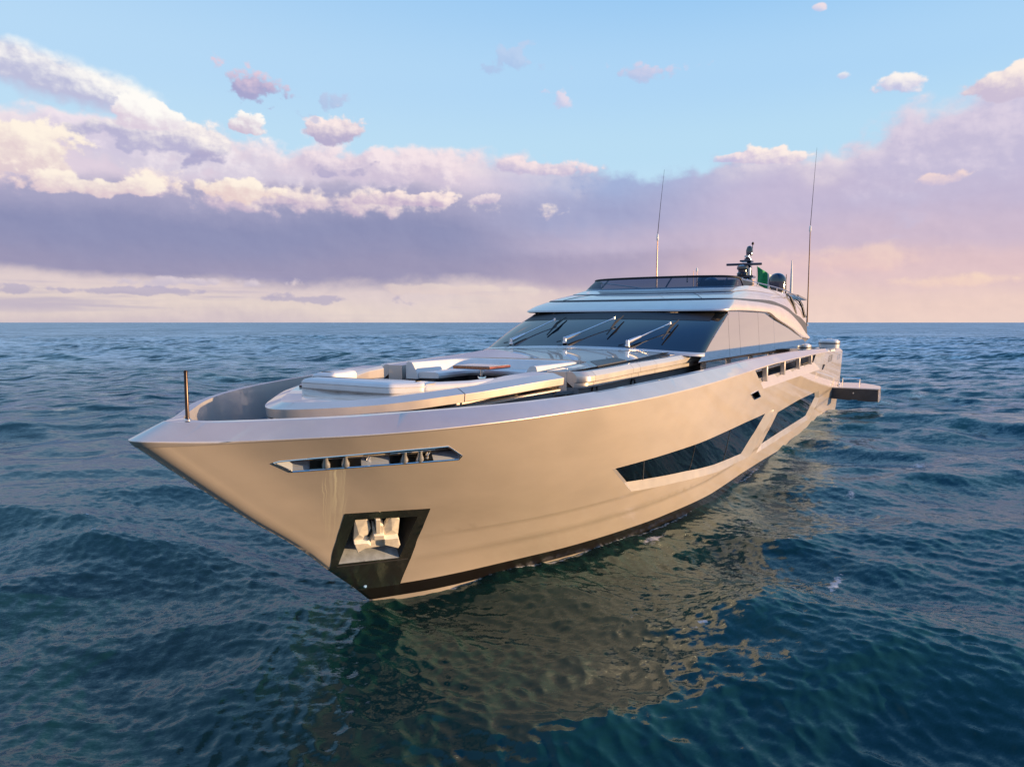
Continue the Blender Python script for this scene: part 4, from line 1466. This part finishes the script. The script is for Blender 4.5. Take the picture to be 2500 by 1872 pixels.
# flybridge rails
for sg in (1, -1):
    zr = pch([17.5, 25.5, 28.2, 30.4, 31.4], [6.94, 6.89, 6.78, 6.52, 6.2])
    wr = pch([17.5, 28, 31.4], [2.84, 2.90, 3.05])
    rl = MB().tube([(sg * float(wr(a)), a, float(zr(a))) for a in np.linspace(17.5, 31.4, 26)], .022, 8).build('deck_rail', M['chrome'], yacht)
    for a in (17.7, 20.7, 22.9, 24.7, 26.4, 27.9):
        MB().tube([(sg * float(wr(a)), a, float(Tz(a)) - .02), (sg * float(wr(a)), a, float(zr(a)))], .018, 6).build('stanchion', M['chrome'], rl)
    MB().tube([(sg * 2.98, 26.5, 6.52), (sg * 3.12, 28.5, 6.38), (sg * 3.22, 30.0, 6.05), (sg * 3.30, 31.2, 5.5)], .016, 6).build('lower_rail', M['chrome'], rl)
    for a in (26.7, 29.6):
        s0 = float(Tz(a)) if a < 28 else 6.5
        pth = [(2.92, a, s0), (3.12, a + .15, s0 - .12), (3.24, a + .35, s0 - .45), (3.34, a + .5, s0 - .95)]
        rws = [[(sg * (x - .05), y - .14, z), (sg * (x + .05), y - .14, z), (sg * (x + .05), y + .14, z), (sg * (x - .05), y + .14, z)] for x, y, z in pth]
        MB().loft(rws, True, True, True).build('arch_strap', M['dark'], yacht, smooth=False, bevel=.02)

# dark after wing carrying the aerials
wing = MB()
rws = []
for a, z in ((26.8, 6.80), (28.6, 6.90), (30.6, 6.86), (32.6, 6.70)):
    w = 2.7 + (a - 26.8) * .06
    rws.append([(-w, a, z - .1), (-w * .6, a, z), (w * .6, a, z), (w, a, z - .1), (w, a, z - .19), (w * .6, a, z - .1), (-w * .6, a, z - .1), (-w, a, z - .19)])
wing.loft(rws, True, True, True)
wg = wing.build('aft_wing', M['navy'], yacht, angle=40)
for p in (-1.6, 1.6):
    MB().box((p, 28.6, 6.5), (.25, .8, .7)).build('wing_leg', M['navy'], wg, smooth=False, bevel=.05)
dm = MB().lathe((1.95, 29.9, 6.92), [(.36, 0), (.36, .05), (.445, .06), (.45, .5), (.43, .66), (.37, .80), (.27, .91), (.14, .975), (.02, .99)], 32).build('radome', M['navy'], yacht, angle=30)
MB().lathe((1.95, 29.9, 6.80), [(.30, 0), (.28, .13)], 24).build('radome_foot', M['blackmat'], dm)
ds = MB().lathe((-1.95, 29.9, 6.92), [(.36, 0), (.36, .05), (.445, .06), (.45, .5), (.43, .66), (.37, .80), (.27, .91), (.14, .975), (.02, .99)], 32).build('radome', M['navy'], yacht, angle=30)

# mast with radar scanner
mst = MB()
mst.loft([[(-.26, 30.9, 6.7), (.26, 30.9, 6.7), (.26, 31.6, 6.7), (-.26, 31.6, 6.7)], [(-.2, 31.4, 7.6), (.2, 31.4, 7.6), (.2, 31.9, 7.6), (-.2, 31.9, 7.6)],
          [(-.11, 32.0, 8.75), (.11, 32.0, 8.75), (.11, 32.35, 8.75), (-.11, 32.35, 8.75)]], True, True, True)
mo = mst.build('mast', M['navy'], yacht, angle=30, bevel=.02)
MB().box((0, 30.9, 7.82), (1.1, .75, .12)).build('mast_shelf', M['navy'], mo, smooth=False, bevel=.03)
MB().box((0, 31.4, 8.72), (.62, .7, .10)).build('mast_shelf', M['navy'], mo, smooth=False, bevel=.03)
MB().lathe((-.05, 30.7, 7.88), [(.30, 0), (.31, .12), (.24, .2), (.24, .3), (.31, .36), (.30, .5), (.16, .58)], 20).build('camera_dome', M['navy'], mo)
MB().lathe((.3, 30.75, 7.9), [(.09, 0), (.09, .4)], 12).build('mast_fitting', M['white'], mo)
MB().lathe((0, 31.15, 8.3), [(.13, 0), (.11, .18)], 14).build('scanner_motor', M['navy'], mo)
MB().box((-.05, 31.0, 8.52), (1.9, .16, .13), Matrix.Rotation(R(8), 3, 'Z')).build('radar_scanner', M['navy'], mo, smooth=False, bevel=.04)
MB().lathe((0, 31.7, 8.77), [(.2, 0), (.2, .12), (.12, .15), (.12, .3)], 14).build('searchlight_base', M['navy'], mo)
MB().lathe((-.02, 31.6, 8.95), [(.15, 0), (.15, .1)], 14).build('mast_fitting', M['white'], mo)
MB().lathe((.05, 31.8, 9.05), [(.17, 0), (.19, .3), (.13, .5), (.05, .55)], 16).build('top_light', M['navy'], mo)
MB().tube([(.16, 32.0, 9.3), (.17, 32.05, 9.72)], .02, 6).build('wind_vane_stem', M['bronze'], mo)
MB().lathe((.17, 32.05, 9.66), [(.02, 0), (.07, .05), (.07, .12), (.02, .18)], 10).build('wind_vane', M['bronze'], mo)
MB().tube([(-.5, 30.4, 7.45), (-.25, 30.35, 7.7), (.1, 30.35, 7.45), (.3, 30.35, 7.65), (.5, 30.4, 7.5)], .05, 8).build('horn', M['chrome'], mo)

# whip aerials
for (p, a) in ((3.25, 31.6), (-3.15, 25.4)):
    zb_ = 5.15 if p > 0 else 6.6
    zj, ztp = (10.25, 14.7) if p > 0 else (9.55, 13.1)
    an = MB().tube([(p, a, zb_), (p, a, zb_ + 1.2), (p - .02, a + .1, zj)], [.045, .032, .024], 8).build('whip_aerial', M['white'] if False else M['bronze'], yacht)
    MB().lathe((p - .02, a + .1, zj - .1), [(.035, 0), (.06, .06), (.055, .3), (.02, .36)], 10).build('ferrule', M['white'], an)
    MB().tube([(p - .02, a + .1, zj + .2), (p + .04, a + .3, (zj + ztp) / 2), (p + .10, a + .62, ztp)], [.018, .012, .006], 6).build('whip', M['bronze'], an)
    MB().lathe((p, a, zb_ - .05), [(.07, 0), (.07, .1), (.05, .2)], 10).build('aerial_foot', M['chrome'], an)
for (p, a, z0_, z1_, r_, mk) in ((2.35, 31.7, 6.75, 8.7, .05, 'white'), (2.2, 31.0, 6.8, 7.9, .03, 'blackmat'), (-1.6, 26.6, 6.7, 7.95, .018, 'bronze'), (-1.42, 26.6, 6.7, 8.0, .018, 'bronze'), (.55, 18.4, 6.9, 7.2, .02, 'blackmat')):
    an = MB().tube([(p, a, z0_), (p, a, z0_ + (z1_ - z0_) * .55), (p, a + .02, z1_)], [r_ * 1.4, r_ * 1.2, r_ * .5], 8).build('stub_aerial', M[mk], yacht)
MB().lathe((2.35, 31.7, 6.7), [(.13, 0), (.15, .1), (.08, .2)], 12).build('aerial_foot', M['white'], yacht)
MB().lathe((-1.42, 26.6, 7.9), [(.05, 0), (.06, .12), (.02, .2)], 10).build('ferrule', M['white'], yacht)


# ------------------------------------------------------------------ anchor stowed in its pocket
def ext(poly, o0, o1, c=.0):
    """polygon on the hull side, extruded between two depths"""
    a = [surf(q[0], q[1], o0) for q in poly]
    b = [surf(q[0], q[1], o1) for q in poly]
    n_ = len(poly)
    return MB().add(a + b, [tuple(range(n_)), tuple(range(2 * n_ - 1, n_ - 1, -1))] + [(i, i + n_, (i + 1) % n_ + n_, (i + 1) % n_) for i in range(n_)])


ab = surf(-.75, 1.35, -.1)
an = onboard('anchor', 'white painted anchor with two flukes stowed in the dark steel pocket at the bow', 'anchor', tuple(ab))
FL = [(-1.335, 2.016), (-1.165, 1.994), (-0.939, 1.752), (-0.88, 1.563), (-0.822, 1.486), (-1.035, 1.515)]
FR = [(-0.824, 1.978), (-0.743, 1.966), (-0.643, 1.884), (-0.426, 1.55), (-0.621, 1.536), (-0.751, 1.73)]


def fluke(poly, ridge):
    """plate with a raised ridge"""
    a = [surf(q[0], q[1], -.02) for q in poly]
    b = [surf(q[0], q[1], -.12) for q in poly]
    c = surf(ridge[0], ridge[1], .012)
    n_ = len(poly)
    return MB().add(a + b + [c], [(i, (i + 1) % n_, 2 * n_) for i in range(n_)] + [tuple(range(2 * n_ - 1, n_ - 1, -1))] + [(i, i + n_, (i + 1) % n_ + n_, (i + 1) % n_) for i in range(n_)])


rel(fluke(FL, (-1.06, 1.68)), an).build('fluke', M['anchorpaint'], an, smooth=False, bevel=.008)
rel(fluke(FR, (-.62, 1.70)), an).build('fluke', M['anchorpaint'], an, smooth=False, bevel=.008)
rel(ext([(-1.035, 1.515), (-0.831, 1.502), (-0.747, 1.434), (-0.866, 1.296)], .06, -.12), an).build('fluke_foot', M['anchorpaint'], an, smooth=False, bevel=.012)
rel(ext([(-0.628, 1.542), (-0.426, 1.54), (-0.281, 1.359), (-0.267, 1.279), (-0.545, 1.407)], .06, -.12), an).build('fluke_foot', M['anchorpaint'], an, smooth=False, bevel=.012)
rel(ext([(-1.049, 1.99), (-0.983, 1.985), (-0.749, 1.654), (-0.812, 1.655)], .03, -.10), an).build('shank', M['anchorpaint'], an, smooth=False, bevel=.008)
rel(ext([(-0.965, 1.813), (-0.906, 1.775), (-0.812, 1.655), (-0.749, 1.659), (-0.862, 1.824), (-0.806, 1.801), (-0.625, 1.537), (-0.545, 1.407), (-0.391, 1.321), (-0.732, 1.308), (-0.866, 1.296), (-0.747, 1.434), (-0.776, 1.545)], .0, -.14), an).build('crown', M['anchorpaint'], an, smooth=False, bevel=.010)
rel(ext([(-0.843, 1.651), (-0.687, 1.634), (-0.625, 1.537), (-0.773, 1.539)], .055, -.02), an).build('crown_block', M['anchorpaint'], an, smooth=False, bevel=.010)
rel(MB().tube([surf(-.99, 1.97, -.03), surf(-1.02, 2.06, -.25), surf(-1.0, 2.1, -.5)], .035, 8), an).build('swivel', M['brushed'], an)

# ------------------------------------------------------------------ life-raft style canisters on the quarter
def canister(base, r, h, label):
    t = onboard('deck_canister', label, 'canister', base, 'white canisters on the stern quarter')
    x, y, z = 0, 0, 0
    sq = lambda k, zz: [(k * r * math.copysign(abs(math.cos(u)) ** .6, math.cos(u)), k * r * math.copysign(abs(math.sin(u)) ** .6, math.sin(u)), zz) for u in np.linspace(0, 2 * math.pi, 33)[:-1]]
    MB().loft([sq(.90, 0), sq(.98, .03 * h), sq(1.0, .5 * h)], True, True, False).build('body', M['white'], t, angle=35)
    MB().loft([sq(1.02, .5 * h), sq(1.03, .53 * h), sq(1.03, .60 * h), sq(1.02, .63 * h)], True).build('band', M['blackmat'], t, angle=35)
    MB().loft([sq(1.0, .63 * h), sq(.97, .84 * h), sq(.80, .98 * h), sq(.4, 1.02 * h)], True, False, True).build('lid', M['white'], t, angle=35)
    MB().tube([(-.12, 0, h * 1.0), (-.10, 0, h * 1.12), (.10, 0, h * 1.12), (.12, 0, h * 1.0)], .03, 6).build('handle', M['white'], t)
    for u in (-.7, .2, 1.1):
        MB().box((r * 1.02 * math.cos(u), r * 1.02 * math.sin(u), h * .56), (.06, .06, .25)).build('clip', M['chrome'], t, smooth=False)
    return t


canister((3.75, 37.3, 3.74), .58, .52, 'larger white canister with a black band on the stern corner')
canister((3.35, 28.9, 3.78), .50, .44, 'smaller white canister beneath the tip of the roof arch')
MB().prism([(3.0, 36.6), (4.0, 36.6), (4.0, 38.1), (3.0, 38.1)], 3.0, 3.735).build('quarter_locker', M['paint'], yacht, smooth=False, bevel=.03)
MB().prism([(2.85, 28.4), (3.9, 28.4), (3.9, 29.5), (2.85, 29.5)], 3.0, 3.775).build('quarter_locker', M['paint'], yacht, smooth=False, bevel=.03)

# ------------------------------------------------------------------ ensign
fl_ = onboard('flag', 'green and white flag hanging in folds behind the dark mast', 'flag', (.2, 33.4, 7.0))


def flag_part(name, u0, u1, m):
    rws = []
    for i in range(13):
        v = i / 12
        row = []
        for j in range(15):
            u = u0 + (u1 - u0) * j / 14
            fold = .10 * math.sin(u * 15 + v * 1.5) * (1 - v * .3)
            row.append((u * .92 - .05 + .02 * math.sin(v * 3), .1 + fold, 1.62 - (.05 + u * .62) - v * 1.05 * (1 - .15 * u)))
        rws.append(row)
    o_ = MB().loft(rws).build(name, m, fl_, angle=60)
    s = o_.modifiers.new('cloth', 'SOLIDIFY')
    s.thickness = .008
    return o_


M['green'] = mat('green_cloth', (.03, .36, .13), .75, fn=vary((.03, .36, .13), .12, 6.))
M['whitecloth'] = mat('white_cloth', (.80, .78, .74), .75, fn=vary((.80, .78, .74), .05, 6.))
flag_part('green_field', 0., .66, M['green'])
flag_part('white_field', .661, 1.1, M['whitecloth'])
MB().tube([(-.06, .1, -.3), (-.06, .1, 1.65)], .012, 6).build('halyard', M['brushed'], fl_)

for o_ in list(bpy.data.objects):
    if '_b' in o_.keys(): del o_['_b']
